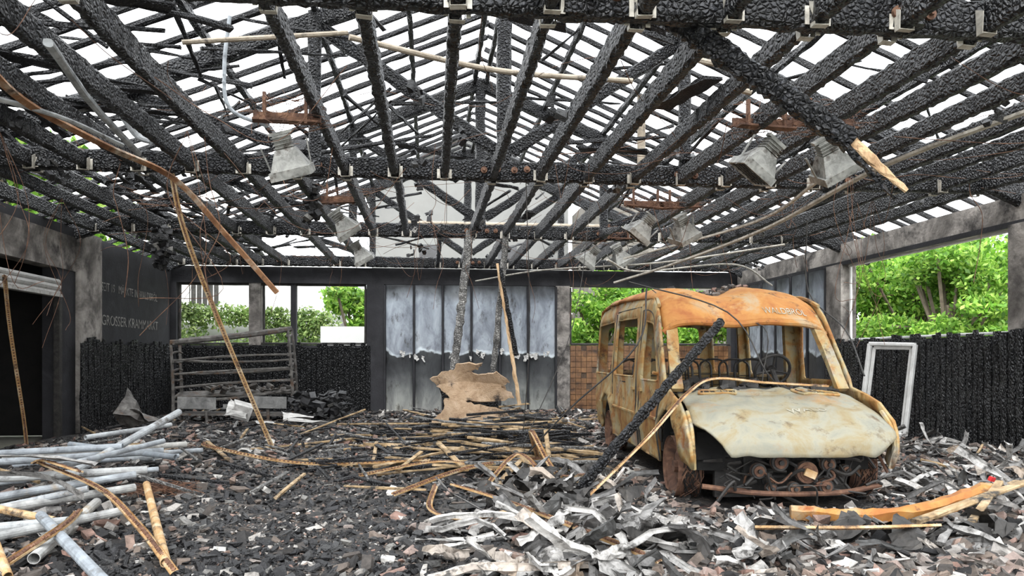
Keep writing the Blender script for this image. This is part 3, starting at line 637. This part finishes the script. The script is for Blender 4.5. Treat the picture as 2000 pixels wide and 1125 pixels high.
for sg in(-1,1):
    for u in(.95,4.6):
        x=sg*.86
        prof=[(.0,.05),(.05,.05),(.06,.13),(.03,.2),(.1,.27),(.11,.3),(.13,.31),(-.1,.31),(-.12,.27),(-.05,.25),(0,.1)]
        n=24;vs=[];m=len(prof)
        for i in range(n):
            a=2*math.pi*i/n
            for (o_,r) in prof: vs.append((x+sg*o_,u+r*math.cos(a),.30+r*math.sin(a)))
        fs=[(i*m+j,((i+1)%n)*m+j,((i+1)%n)*m+j+1,i*m+j+1) for i in range(n) for j in range(m-1)]
        mb.add(vs,fs);cyl(mb,(x+sg*.04,u,.30),(x+sg*.1,u,.30),.06,12)
        for k in range(60):
            rr=U(.31,.35);a0=U(0,6);tube(mb,[(x+U(-.11,.11),u+rr*math.cos(a0+q*.5),.31+rr*math.sin(a0+q*.5)) for q in range(5)],.005,3,sm=2,mi=R.choice([0,1]))
        sweep(mb,[Vector((x-sg*.06,u+.43*math.cos(a),.42+.43*math.sin(a))) for a in [math.pi*q/12 for q in range(13)]],[(-.16,0),(.16,0),(.16,.01),(-.16,.01)],mi=1,up=Vector((0,.01,1)))
mb.obj('wheel_rims',[rust,void],van)
rout=[(-.95,.38),(-.97,1.1),(-.92,1.85),(-.87,2.18),(.87,2.18),(.92,1.85),(.97,1.1),(.95,.38)]
mb=MB();panel(mb,rout,[rnd([(-.8,1.2),(-.76,1.9),(-.08,1.93),(-.08,1.2)],.08),rnd([(.8,1.2),(.76,1.9),(.08,1.93),(.08,1.2)],.08)],lambda x,z:(x,5.88-.06*abs(x)**6,z),g=.15)
o=mb.obj('rear_doors',vanm,van);solid(o,.03)
mb=MB()
c=Vector((.42,1.85,1.25));E=Euler((math.radians(-62),0,0)).to_matrix()
tube(mb,[c+E@Vector((.2*math.cos(a),.2*math.sin(a),0)) for a in [2*math.pi*i/16 for i in range(17)]],.018,8,sm=2)
for a in(.2,2.9,4.7): tube(mb,[c,c+E@Vector((.2*math.cos(a),.2*math.sin(a),0))],.014,6,sm=0)
tube(mb,[c,c+Vector((0,-.3,-.3))],.03,8,sm=2);cyl(mb,c,c+E@Vector((0,0,.04)),.05,14)
tube(mb,[(-.85,1.55,1.0),(0,1.5,1.03),(.85,1.55,1.0)],.03,8)
mb.obj('steering_wheel',darkm,van)
mb=MB()
for u,xs in((2.45,(-.5,.45)),(3.5,(-.6,-.1,.6)),(4.4,(-.6,.0,.6)),(5.2,(-.6,0,.6))):
    for x in xs:
        w=.21;tube(mb,[(x-w,u,.55),(x-w,u+.12,1.1),(x-w*.9,u+.16,1.32),(x,u+.17,1.38),(x+w*.9,u+.16,1.32),(x+w,u+.12,1.1),(x+w,u,.55)],.016,6,sm=3)
        for k in range(4): z=.7+k*.15;tube(mb,[(x-w,u+.04+k*.03,z),(x,u+.1+k*.03,z),(x+w,u+.04+k*.03,z)],.006,4,sm=2)
        tube(mb,[(x-w,u,.55),(x-w,u-.42,.55),(x+w,u-.42,.55),(x+w,u,.55)],.016,6,sm=1)
        for q in(-w,w): tube(mb,[(x+q,u-.05,.55),(x+q,u-.05,.38)],.014,5,sm=1);tube(mb,[(x+q,u-.4,.55),(x+q,u-.4,.38)],.014,5,sm=1)
mb.obj('seat_frames',darkm,van)
mb=MB()
vs,fs=textmesh('WALD',.115)
mb.add([hoodpt((.02+v.x*1.1)/.9,.60-v.y*.95)+Vector((0,-.012,.017)) for v in vs],fs)
vs,fs=textmesh('WALDBRÖL',.085)
mb.add([roofpt((.2+v.x)/.85,.035+v.y*.55)+Vector((0,-.022,.012)) for v in vs],fs)
mb.obj('ghost_lettering',ghost,van)
mb=MB();beam(mb,(1.32,6.5,.28),(3.02,7.42,1.84),.07,.085,jit=.011,step=.04);mb.obj('leaning_charred_beam',char)
mb=MB()
strip(mb,[(1.35,6.25,.25),(1.95,6.5,.72),(2.42,6.8,1.1),(2.75,6.96,1.24),(3.3,7.0,1.2),(4.0,7.1,1.16)],.055,.4,0,n=10)
mb.obj('draped_perforated_strip',[yrust,rust])
mb=MB()
tube(mb,[(1.0,8.2,.3),(1.5,7.9,.9),(2.2,7.7,1.6),(2.45,8.2,2.25)],.01,5);tube(mb,[(1.1,9,.3),(1.8,9.2,1.9),(2.1,9.4,3.8)],.006,4);tube(mb,[(1.25,10,.3),(1.35,10,1.8),(1.3,10,3.85)],.006,4)
tube(mb,[(6.4,12,3.8),(6.42,12,2.6),(6.5,11,1.9),(6.2,10,1.2)],.012,5)
tube(mb,[(2.3,8.4,2.34),(3.2,7.7,1.95),(3.5,7.4,1.3),(3.8,7.6,1.12)],.008,4);tube(mb,[(2.6,8.6,2.3),(2.9,8,1.9),(3.6,7.7,1.8),(3.5,7.5,1.2)],.006,4)
mb.obj('draped_cables',darkm)
mb=MB()
sweep(mb,cr([(3.0,5.9,.16),(3.5,5.72,.16),(4.1,5.7,.2),(4.8,5.9,.32)],6),[(-.08,.04),(-.05,-.05),(.05,-.05),(.08,.03),(.03,.06)],jit=.012)
mb.obj('fallen_bumper',vanroof)
# ------------------------------------------------ metal rack
rk=empty('overturned_metal_rack',(-4.3,17.3,.05),.05)
mb=MB()
def T(a,b,r=.03,mi=0): beam(mb,a,b,r*2,r*2,jit=.005,step=.25,mi=mi,sag=U(-.04,.05))
for y,dz in((-.35,0),(.35,.05)):
    T((-1.3,y,0),(-1.38,y+.1,1.75+dz));T((1.25,y,0),(1.1,y+.1,2.05+dz));T((-1.38,y+.1,1.75+dz),(1.1,y+.1,2.05+dz),.055)
    for z in(.5,.8,1.1,1.4): T((-1.33,y+.05,z-.05),(1.18,y+.05,z+.1+U(-.12,.1)),.024)
for k in range(9):
    z=.15+k*.22;T((1.24-.07*k/4,-.35,z),(1.24-.07*k/4,.35,z+.04),.024);T((-1.3,-.35,z*.9),(-1.3,.35,z*.9),.02)
for x in(-.6,.1,.7): T((x,-.38,.0),(x-.05,-.3,.55),.028)
rbox(mb,(-.8,-.4,.42),(.8,.03,.26),(.1,.03,0),1);rbox(mb,(.1,-.4,.35),(.7,.03,.1),(.1,-.03,0),1);rbox(mb,(.75,-.42,.42),(.7,.03,.26),(.15,.03,0),1);rbox(mb,(0,0,.15),(2.4,.7,.05),(0,.02,0),0)
rbox(mb,(-.2,.1,.62),(2.3,.6,.03),(.15,-.03,0),0)
for k in range(40): rbox(mb,(U(-1.1,1.1),U(-.3,.3),.68+U(0,.1)),(U(.05,.3),U(.04,.15),U(.02,.08)),(U(-.5,.5),U(-.5,.5),U(0,3)),0,.2)
mb.obj('rack_frame',[greym,M('rack_plate',[(.3,(.1,.1,.1)),(.6,(.3,.3,.29)),(.8,(.42,.4,.38))],scale=4,rough=.6)],rk)
mb=MB();fr=[(-.42,0),(.42,0),(.40,1.62),(-.42,1.55)]
E=Matrix.Translation((8.15,12.6,.13))@Euler((math.radians(0),math.radians(7),math.radians(-62))).to_matrix().to_4x4()
for a,b in zip(fr,fr[1:]+fr[:1]):
    beam(mb,E@Vector((a[0],0,a[1])),E@Vector((b[0],0,b[1])),.085,.07,jit=.001,step=.5)
    beam(mb,E@Vector((a[0]*.82,.03,a[1]*.92+.06)),E@Vector((b[0]*.82,.03,b[1]*.92+.06)),.035,.06,jit=.001,step=.5)
mb.obj('white_window_frame',whitep)
mb=MB()
def sheet(c,w,l,rot,bend=.2,mi=0,n=8,cz=.02):
    E=Euler(rot).to_matrix();c=Vector(c);vs=[];fs=[]
    for j in range(n+1):
        for i in range(5):
            x=(i/4-.5)*w;y=(j/n-.5)*l;z=bend*math.sin(j/n*3+i*.4)*.5+U(-cz,cz);vs.append(c+E@Vector((x+U(-cz,cz),y+U(-cz,cz),z)))
    for j in range(n):
        for i in range(4): q=j*5+i;fs.append((q,q+1,q+6,q+5))
    mb.add(vs,fs,mi)
sheet((-5.6,14.6,.55),.5,1.1,(.6,.7,.6),.4);sheet((-5.35,14.3,.3),.4,.9,(.2,.4,1.2),.3)
mb.obj('folded_dark_sheet',greym)
mb=MB();sheet((-3.9,15.6,.4),.4,.4,(.9,.3,.2),.15);sheet((-2.7,15.5,.25),.6,.3,(.3,.1,.3),.15);sheet((-2.3,14.8,.2),.9,.2,(.1,.1,.2),.1);sheet((-3.2,14.6,.2),.6,.2,(.2,.1,1.2),.1)
rbox(mb,(-3.85,15.7,.38),(.36,.3,.3),(.3,.3,.4))
mb.obj('white_sheet_fragments',ashm)
mb=MB()
for i in range(90): rbox(mb,(-2.35+U(-.6,.6),16.3+U(-.4,.4),.15+U(0,.55)),(U(.08,.3),U(.05,.2),U(.03,.1)),(U(-.6,.6),U(-.6,.6),U(0,3)),0,.3)
mb.obj('charred_furniture_heap',coalm)
# ------------------------------------------------ rubble
ca_,sa_=math.cos(VA),math.sin(VA)
def invan(x,y,m=0):
    dx,dy=x-3.34,y-6.25;lx=dx*ca_+dy*sa_;ly=-dx*sa_+dy*ca_
    return abs(lx)<1.03+m and .1-m<ly<5.95+m
def chunks(name,n,mat,samp,smin,smax,flat=.5,zoff=.3,p=2.2):
    base=np.array([(-.5,-.5,-.5),(.5,-.5,-.5),(.5,.5,-.5),(-.5,.5,-.5),(-.5,-.5,.5),(.5,-.5,.5),(.5,.5,.5),(-.5,.5,.5)])
    F=np.array([(0,3,2,1),(4,5,6,7),(0,1,5,4),(1,2,6,5),(2,3,7,6),(3,0,4,7)])
    V=[];Fs=[]
    for i in range(n):
        x,y=samp()
        s=smin+(smax-smin)*R.random()**p
        dim=np.array([s*U(.6,1.6),s*U(.35,.9),s*U(.15,flat)])
        b=base*(1+NR.uniform(-.45,.3,(8,3)))*dim
        E=np.array(Euler((R.gauss(0,.4),R.gauss(0,.4),U(0,6.3))).to_matrix())
        b=b@E.T+np.array([x,y,fh(x,y)+s*zoff*R.random()])
        V.append(b);Fs.append(F+8*i)
    V=np.concatenate(V);Fs=np.concatenate(Fs)
    me=bpy.data.meshes.new(name);me.from_pydata(V.tolist(),[],Fs.tolist());me.materials.append(mat);me.update()
    o=bpy.data.objects.new(name,me);sc.collection.objects.link(o)
def path(x,y): return math.exp(-(abs(x+.95-.02*(y-6))/1.6)**4) if y<11.5 else (.3 if x<2 else 0)
def s1():
    while True:
        y=4.2+15.5*R.random()**1.7;x=U(max(XL+.3,-.62*y),min(XR-.3,.95*y))
        if R.random()<path(x,y)*.92: continue
        if x<-1 and R.random()<.3: continue
        if invan(x,y,-.15): continue
        return x,y
chunks('brick_and_tile_rubble',27000,rubblem,s1,.012,.14,.45,p=3.0)
def s2():
    while True:
        y=4.2+15*R.random()**1.6;x=U(max(XL+.3,-.62*y),min(XR-.3,.95*y))
        if x>0.5 and R.random()<.5: continue
        if invan(x,y,-.15): continue
        return x,y
chunks('charcoal_rubble',30000,coalm,s2,.008,.085,.6,p=2.8)
def s3():
    while True:
        y=4.2+8*R.random()**1.5;x=R.gauss(-.95,.9)
        if abs(x)<.62*y: return x,y
chunks('fine_ash_grit',9000,rubblem,s3,.005,.035,.6,p=2)
mb=MB()
for i in range(330):
    x=R.gauss(.8,1.3);y=R.gauss(11.3,2.0)
    a=R.gauss(.0,.7);l=U(.5,2.2);z=fh(x,y)+U(.02,.34)*math.exp(-((x-.8)/1.6)**2);dz=R.gauss(0,.09)
    ex=x+l*math.cos(a)
    if max(ex,x)>2.1: x-=(max(ex,x)-2.1)
    if y<8: continue
    m=0 if R.random()<.58 else (1 if R.random()<.65 else 2)
    beam(mb,(x,y,z),(x+l*math.cos(a),y+l*math.sin(a),max(.06,z+dz)),U(.03,.075),U(.02,.045),jit=.006,step=.2,mi=m,t1=U(.5,1))
mb.obj('burnt_lath_heap',[charfine,scorch,ashwood])
mb=MB()
for i in range(190):
    x=U(-6,8.2);y=U(7,19)
    if 1.7<x<5.2 and y<13: continue
    a=U(0,3.14);l=U(.2,1.2);z=fh(x,y)+U(.02,.1);m=R.choice([0,0,1,2])
    beam(mb,(x,y,z),(x+l*math.cos(a)*.8,y+l*math.sin(a),z+U(0,.15)),U(.02,.05),U(.02,.035),jit=.005,step=.25,mi=m)
mb.obj('scattered_laths',[charfine,scorch,ashwood])
mb=MB()
for a,b,w in [((3.7,5.3,.2),(5.3,5.9,.42),.08),((3.9,5.4,.2),(5.2,6.05,.35),.07),((4.0,5.1,.22),(4.9,5.9,.38),.06),((1.2,6.4,.2),(.95,8.3,.4),.06),((.55,6.9,.2),(1.0,8.0,.35),.06),((1.2,7.2,.2),(1.35,8.6,.6),.05),((.4,8.3,.2),(.1,9.2,.4),.07),((-.6,8.6,.12),(.9,8.9,.2),.05),((.2,12,.4),(-1.6,13.2,.3),.06),((-3.6,12.5,.1),(-2.6,9.9,.15),.06),((-2.3,13.5,.1),(-1.2,14,.5),.05)]:
    beam(mb,a,b,w,w*.45,jit=.004,step=.2)
mb.obj('splintered_planks',scorch)
mb=MB()
for P in [[(.2,6.7,.3),(.6,5.9,.3),(1.05,5.0,.26),(1.4,4.4,.2)],[(-.35,7.1,.15),(.3,7.7,.28),(1.0,8.3,.3),(1.6,9.0,.2)],[(.05,7.3,.2),(.0,6.4,.15),(.25,5.7,.2),(.6,5.5,.3)],
          [(-3.8,7.7,.42),(-2.95,7.0,.28),(-2.17,5.8,.2),(-1.58,4.8,.12)],[(-4.1,8.2,.35),(-3.7,7.6,.45),(-3.2,7.2,.4)],[(-3.6,12.3,.1),(-2.9,10.3,.25),(-1.5,9.3,.15),(0,9.1,.2)],
          [(-2.75,5.1,.1),(-2.6,5.6,.25),(-2.85,6.4,.2)],[(1.3,8.8,.2),(1.1,8.0,.65),(1.25,7.3,.3),(1.45,6.8,.35)],[(-.8,8.5,.12),(.1,8.6,.25),(.7,8.2,.2)],[(2.2,5.0,.25),(2.8,4.7,.3),(3.6,4.9,.25)],[(.5,7.0,.2),(.9,7.6,.45),(1.1,6.9,.3)]]:
    strip(mb,P,.055,U(-.4,.4),U(-.5,.5),n=9)
mb.obj('twisted_perforated_strips',[yrust,rust])
# sheet-metal scrap: crumpled short lengths
mb=MB()
def scrap(x,y,l,w,zmax,elmax=.7,bend=.6):
    a=U(0,6.28);z=fh(x,y)+U(.01,zmax);pts=[Vector((x,y,z))];el=U(-.3,elmax);K_=R.choice([3,4,5])
    for k in range(K_):
        a+=R.gauss(0,bend);el+=R.gauss(-.15,bend*.9);el=max(-.6,min(elmax,el));q=pts[-1]+Vector((math.cos(a)*math.cos(el),math.sin(a)*math.cos(el),math.sin(el)))*l/K_*U(.6,1.4)
        q.z=max(q.z,fh(x,y)+.02)
        if invan(q.x,q.y,.02): return
        pts.append(q)
    P=[]
    for p,q in zip(pts,pts[1:]): P+=[p,p.lerp(q,.5)]
    P.append(pts[-1])
    b=w*U(.05,.5);sweep(mb,P,[(-w/2,b),(-w*.38,0),(w*.1,w*.06),(w*.4,0),(w/2,b*.8)],closed=False,tw0=U(-1,1),tw1=U(-1.8,1.8),jit=w*.1)
n=0
while n<470:
    y=U(4.3,7.6);x=U(.1,6.9) if R.random()<.75 else R.gauss(1.1,.45)
    if x<.3+.1*(y-4) and R.random()<.8: continue
    if x>.93*y or (1.6<x<2.5 and y>6.3): continue
    fr_=(2.0<x<4.8 and y>5.2)
    if fr_ and R.random()<.5: n+=.2;continue
    if R.random()<.25: scrap(x,y,U(.6,1.1),U(.025,.06),.03 if fr_ else .14,.1 if fr_ else .45,.2)
    else: scrap(x,y,U(.2,.65),U(.04,.115),.03 if fr_ else .14,.1 if fr_ else .65)
    n+=1
for i in range(160):
    x=U(5.2,8.2);y=U(6.5,13.5);scrap(x,y,U(.2,.6),U(.04,.1),.08)
for i in range(70):
    x=U(-5,0);y=U(5,14)
    if path(x,y)<.4: scrap(x,y,U(.15,.4),U(.03,.08),.06,.3)
mb.obj('sheet_metal_scrap',scrapm)
mb=MB()
for i in range(22):
    x=U(.5,1.8);y=U(6.0,7.4);sheet((x,y,fh(x,y)+U(.06,.16)),U(.12,.25),U(.25,.45),(U(-.6,.6),U(-.6,.6),U(0,3)),.2)
for i in range(14):
    x=U(1,5);y=U(4.6,5.4);sheet((x,y,fh(x,y)+U(.05,.12)),U(.1,.2),U(.25,.45),(U(-.6,.6),U(-.6,.6),U(0,3)),.2)
mb.obj('dark_bent_sheets',darkm)
mb=MB();rbox(mb,(4.95,6.05,.38),(.06,.03,.04),(.3,.2,.4));mb.obj('red_plastic_scrap',redm)
mb=MB()
PP=[((-3.07,9.5,.79),(-3.55,7.9,.32)),((-5.0,9.3,.30),(-3.3,10.5,.28)),((-5.3,9.9,.15),(-3.4,9.6,.22)),((-4.7,8.6,.32),(-3.15,9.2,.35)),((-5.2,9.0,.2),(-3.2,9.9,.2)),((-2.6,5.2,.13),(-2.95,6.95,.17)),
((-2.95,6.0,.25),(-1.9,4.6,.12)),((-4.1,7.6,.3),(-2.9,8.0,.3)),((-4.4,7.9,.2),(-3.0,8.6,.22)),((-3.9,7.1,.2),(-2.9,7.7,.3)),((-3.6,6.5,.2),(-2.8,7.4,.22)),((-4.6,8.3,.45),(-3.3,8.4,.5)),
((-3.8,6.7,.15),(-3.0,6.9,.3)),((-3.9,8.9,.55),(-3.3,9.9,.6)),((-4.9,10.2,.12),(-3.2,10.9,.15)),((-3.5,7.5,.42),(-3.05,8.9,.5)),((-4.2,7.0,.12),(-3.4,8.2,.2)),((-4.3,9.4,.42),(-2.95,9.0,.3)),((-3.4,6.2,.12),(-2.75,6.0,.2)),((-3.3,5.6,.14),(-2.5,6.4,.2))]
for a,b in PP: hollow(mb,a,b,U(.028,.044))
mb.obj('fallen_pipe_pile',pipem)
mb=MB();hollow(mb,(-2.8,7.7,.2),(-1.7,5.0,.13),.034);hollow(mb,(-4.6,6.9,.35),(-3.0,6.3,.15),.032);hollow(mb,(-3.3,5.9,.3),(-2.6,4.9,.1),.028)
mb.obj('scorched_yellow_pipes',yrust)
mb=MB();sweep(mb,cr([(-4.6,8,.45),(-3.7,7.5,.5),(-3.2,7.5,.42)],5),[(-.09,.02),(0,0),(.09,.03)],closed=False,jit=.006);sweep(mb,cr([(-4.4,7.2,.4),(-3.4,6.9,.4),(-2.9,6.6,.25)],5),[(-.07,.02),(0,0),(.07,.03)],closed=False,jit=.006,tw1=1)
mb.obj('bent_cover_strips',scrapm)
mb=MB()
for k in range(120):
    p=Vector((-2.75+R.gauss(0,.15),7.9+R.gauss(0,.15),.1));tube(mb,[p,p+Vector((U(-.2,.2),U(-.15,.15),U(0,.1))),p+Vector((U(-.3,.3),U(-.2,.2),0))],.003,3,sm=3)
mb.obj('rusted_wire_nest',rust)
# ------------------------------------------------ outside
def leaves(name,blobs,n,size,mat):
    V=np.zeros((n*4,3))
    w=np.array([b[3]*b[4]*b[5] for b in blobs],float);w/=w.sum();idx=NR.choice(len(blobs),n,p=w)
    B=np.array(blobs);c=B[idx,:3];r=B[idx,3:6]
    d=NR.normal(size=(n,3));d/=np.linalg.norm(d,axis=1)[:,None];rad=NR.uniform(.25,1.1,n)**.5
    p=c+d*r*rad[:,None]+NR.normal(size=(n,3))*size*.6
    a=NR.normal(size=(n,3));a/=np.linalg.norm(a,axis=1)[:,None];b=np.cross(a,NR.normal(size=(n,3)));b/=np.linalg.norm(b,axis=1)[:,None]
    s=(size*NR.uniform(.6,1.3,n))[:,None]
    V[0::4]=p-a*s;V[1::4]=p+b*s*.5;V[2::4]=p+a*s;V[3::4]=p-b*s*.5
    me=bpy.data.meshes.new(name);me.from_pydata(V.tolist(),[],np.arange(n*4).reshape(n,4).tolist());me.materials.append(mat);me.update()
    o=bpy.data.objects.new(name,me);sc.collection.objects.link(o);return o
def tree(x,y,h,r,n=6000,sz=.22,nb=24):
    e=empty('tree',(x,y,0))
    blobs=[]
    for i in range(nb):
        a=U(0,6.28);q=r*U(.1,.9);blobs.append((q*math.cos(a),q*math.sin(a),h*U(.25,.95),r*U(.22,.42),r*U(.22,.42),r*U(.13,.26)))
    o=leaves('foliage',blobs,n,sz,leafm);o.parent=e
    mb=MB();beam(mb,(0,0,0),(0,0,h*.6),.3,.3,jit=.03,step=.5,t1=.5)
    for b in blobs: tube(mb,[(0,0,h*.25),(b[0]*.5,b[1]*.5,h*.35+b[2]*.2),(b[0],b[1],b[2])],.05,5)
    mb.obj('trunk_and_branches',bark,e)
tree(17.5,25,6.0,3.0,19000,.11);tree(15,20,5.0,2.2,15000,.09);tree(20.5,22.5,5.6,3.0,17000,.11);tree(24,31,6.2,4,14000,.15);tree(15,25.5,5.2,2.2,11000,.11)
tree(6.2,27,4.8,2.0,10000,.1);tree(9.5,26,4.2,1.8,8000,.11);tree(-2.6,28,4.2,1.5,8000,.11)
tree(-9.8,20,7,2.2,5000,.2);tree(-12,26,8,2.6,5000,.22);tree(13,12,4.2,1.6,4000,.13)
bl=[(x,24.3,.8+U(0,1.6),.5,.3,.75) for x in np.arange(-12,-3.6,.35)]+[(x,24.3,3.0-.08*(x+9)+U(-.1,.1),.45,.3,.35) for x in np.arange(-12,-3.2,.3)]
leaves('ivy_hedge',bl,22000,.07,ivym)
mb=MB();box(mb,(-12,24.9,0),(-3.0,25.1,2.6));box(mb,(-3.4,23.6,0),(-1.8,23.8,2.45));box(mb,(-1.2,23.6,0),(-1.1,23.8,2.6));mb.obj('white_garden_wall',render_h)
mb=MB();box(mb,(-14,31,0),(-4.2,38,5.4))
box(mb,(-9.6,30.9,3.6),(-8.5,31.02,4.5),1)
for k in range(5): box(mb,(-9.55+k*.22,30.86,3.6),(-9.52+k*.22,30.9,4.5),0)
box(mb,(-12.6,30.9,3.6),(-11.5,31.02,4.5),1);mb.obj('neighbour_house_white',[render_h,darkm])
mb=MB();x0,x1,yy,ze,zp=-2.7,6.6,35,9.4,12.05;xm=1.75
vs=[(x0,yy,0),(x1,yy,0),(x1,yy,ze),(xm,yy,zp),(x0,yy,ze)];vs+=[(a,yy+12,c) for a,_,c in vs]
mb.add(vs,[(0,1,2,3,4),(9,8,7,6,5),(0,5,6,1),(1,6,7,2),(4,9,5,0)])
for s_,xa in((1,x1+.4),(-1,x0-.4)):
    zl=ze-.4*(zp-ze)/(x1-xm)
    mb.add([(xm,yy-.3,zp+.03),(xa,yy-.3,zl+.03),(xa,yy+12,zl+.03),(xm,yy+12,zp+.03),(xm,yy-.3,zp+.22),(xa,yy-.3,zl+.22),(xa,yy+12,zl+.22),(xm,yy+12,zp+.22)],[(0,1,2,3),(4,7,6,5),(0,4,5,1),(1,5,6,2)],1)
for xa in(-.5,3.2): box(mb,(xa,yy-.03,5.5),(xa+.9,yy+.02,6.8),1)
mb.obj('neighbour_gable_house',[render_w,roofm])
mb=MB();box(mb,(6.7,31,0),(9.6,34.6,8.2));box(mb,(10.5,33,0),(16,38,5.2));mb.obj('neighbour_house_beige',render_b)
mb=MB();box(mb,(11,21,0),(12.62,23,4.4))
for k in range(28): box(mb,(11,20.94,.1+k*.15),(12.62,21,.2+k*.15))
mb.obj('louvred_garden_shed',whitep)
# ------------------------------------------------ light
w=bpy.data.worlds.new('overcast_sky');sc.world=w;w.use_nodes=True;nt=w.node_tree
bg=nt.nodes['Background'];tc=nt.nodes.new('ShaderNodeTexCoord');no=nt.nodes.new('ShaderNodeTexNoise');no.inputs['Scale'].default_value=3;no.inputs['Detail'].default_value=5
nt.links.new(tc.outputs['Generated'],no.inputs['Vector']);r=ramp(nt,[(.35,(.86,.93,1.0)),(.6,(1,1,1))],no.outputs['Fac']);nt.links.new(r.outputs[0],bg.inputs[0]);bg.inputs[1].default_value=4.3
s=bpy.data.lights.new('overcast_sun','SUN');s.energy=4.5;s.angle=math.radians(25);so=bpy.data.objects.new('overcast_sun',s);sc.collection.objects.link(so);so.rotation_euler=(math.radians(38),math.radians(-12),0)
sc.view_settings.view_transform='Standard';sc.view_settings.look='None'
# ------------------------------------------------ camera
c=bpy.data.cameras.new('camera');c.sensor_width=36;c.lens=26;c.shift_y=.06875;c.clip_start=.05;c.clip_end=300
co=bpy.data.objects.new('camera',c);sc.collection.objects.link(co);co.location=(0,0,1.45);co.rotation_euler=(math.radians(90),0,math.radians(-6.32));sc.camera=co
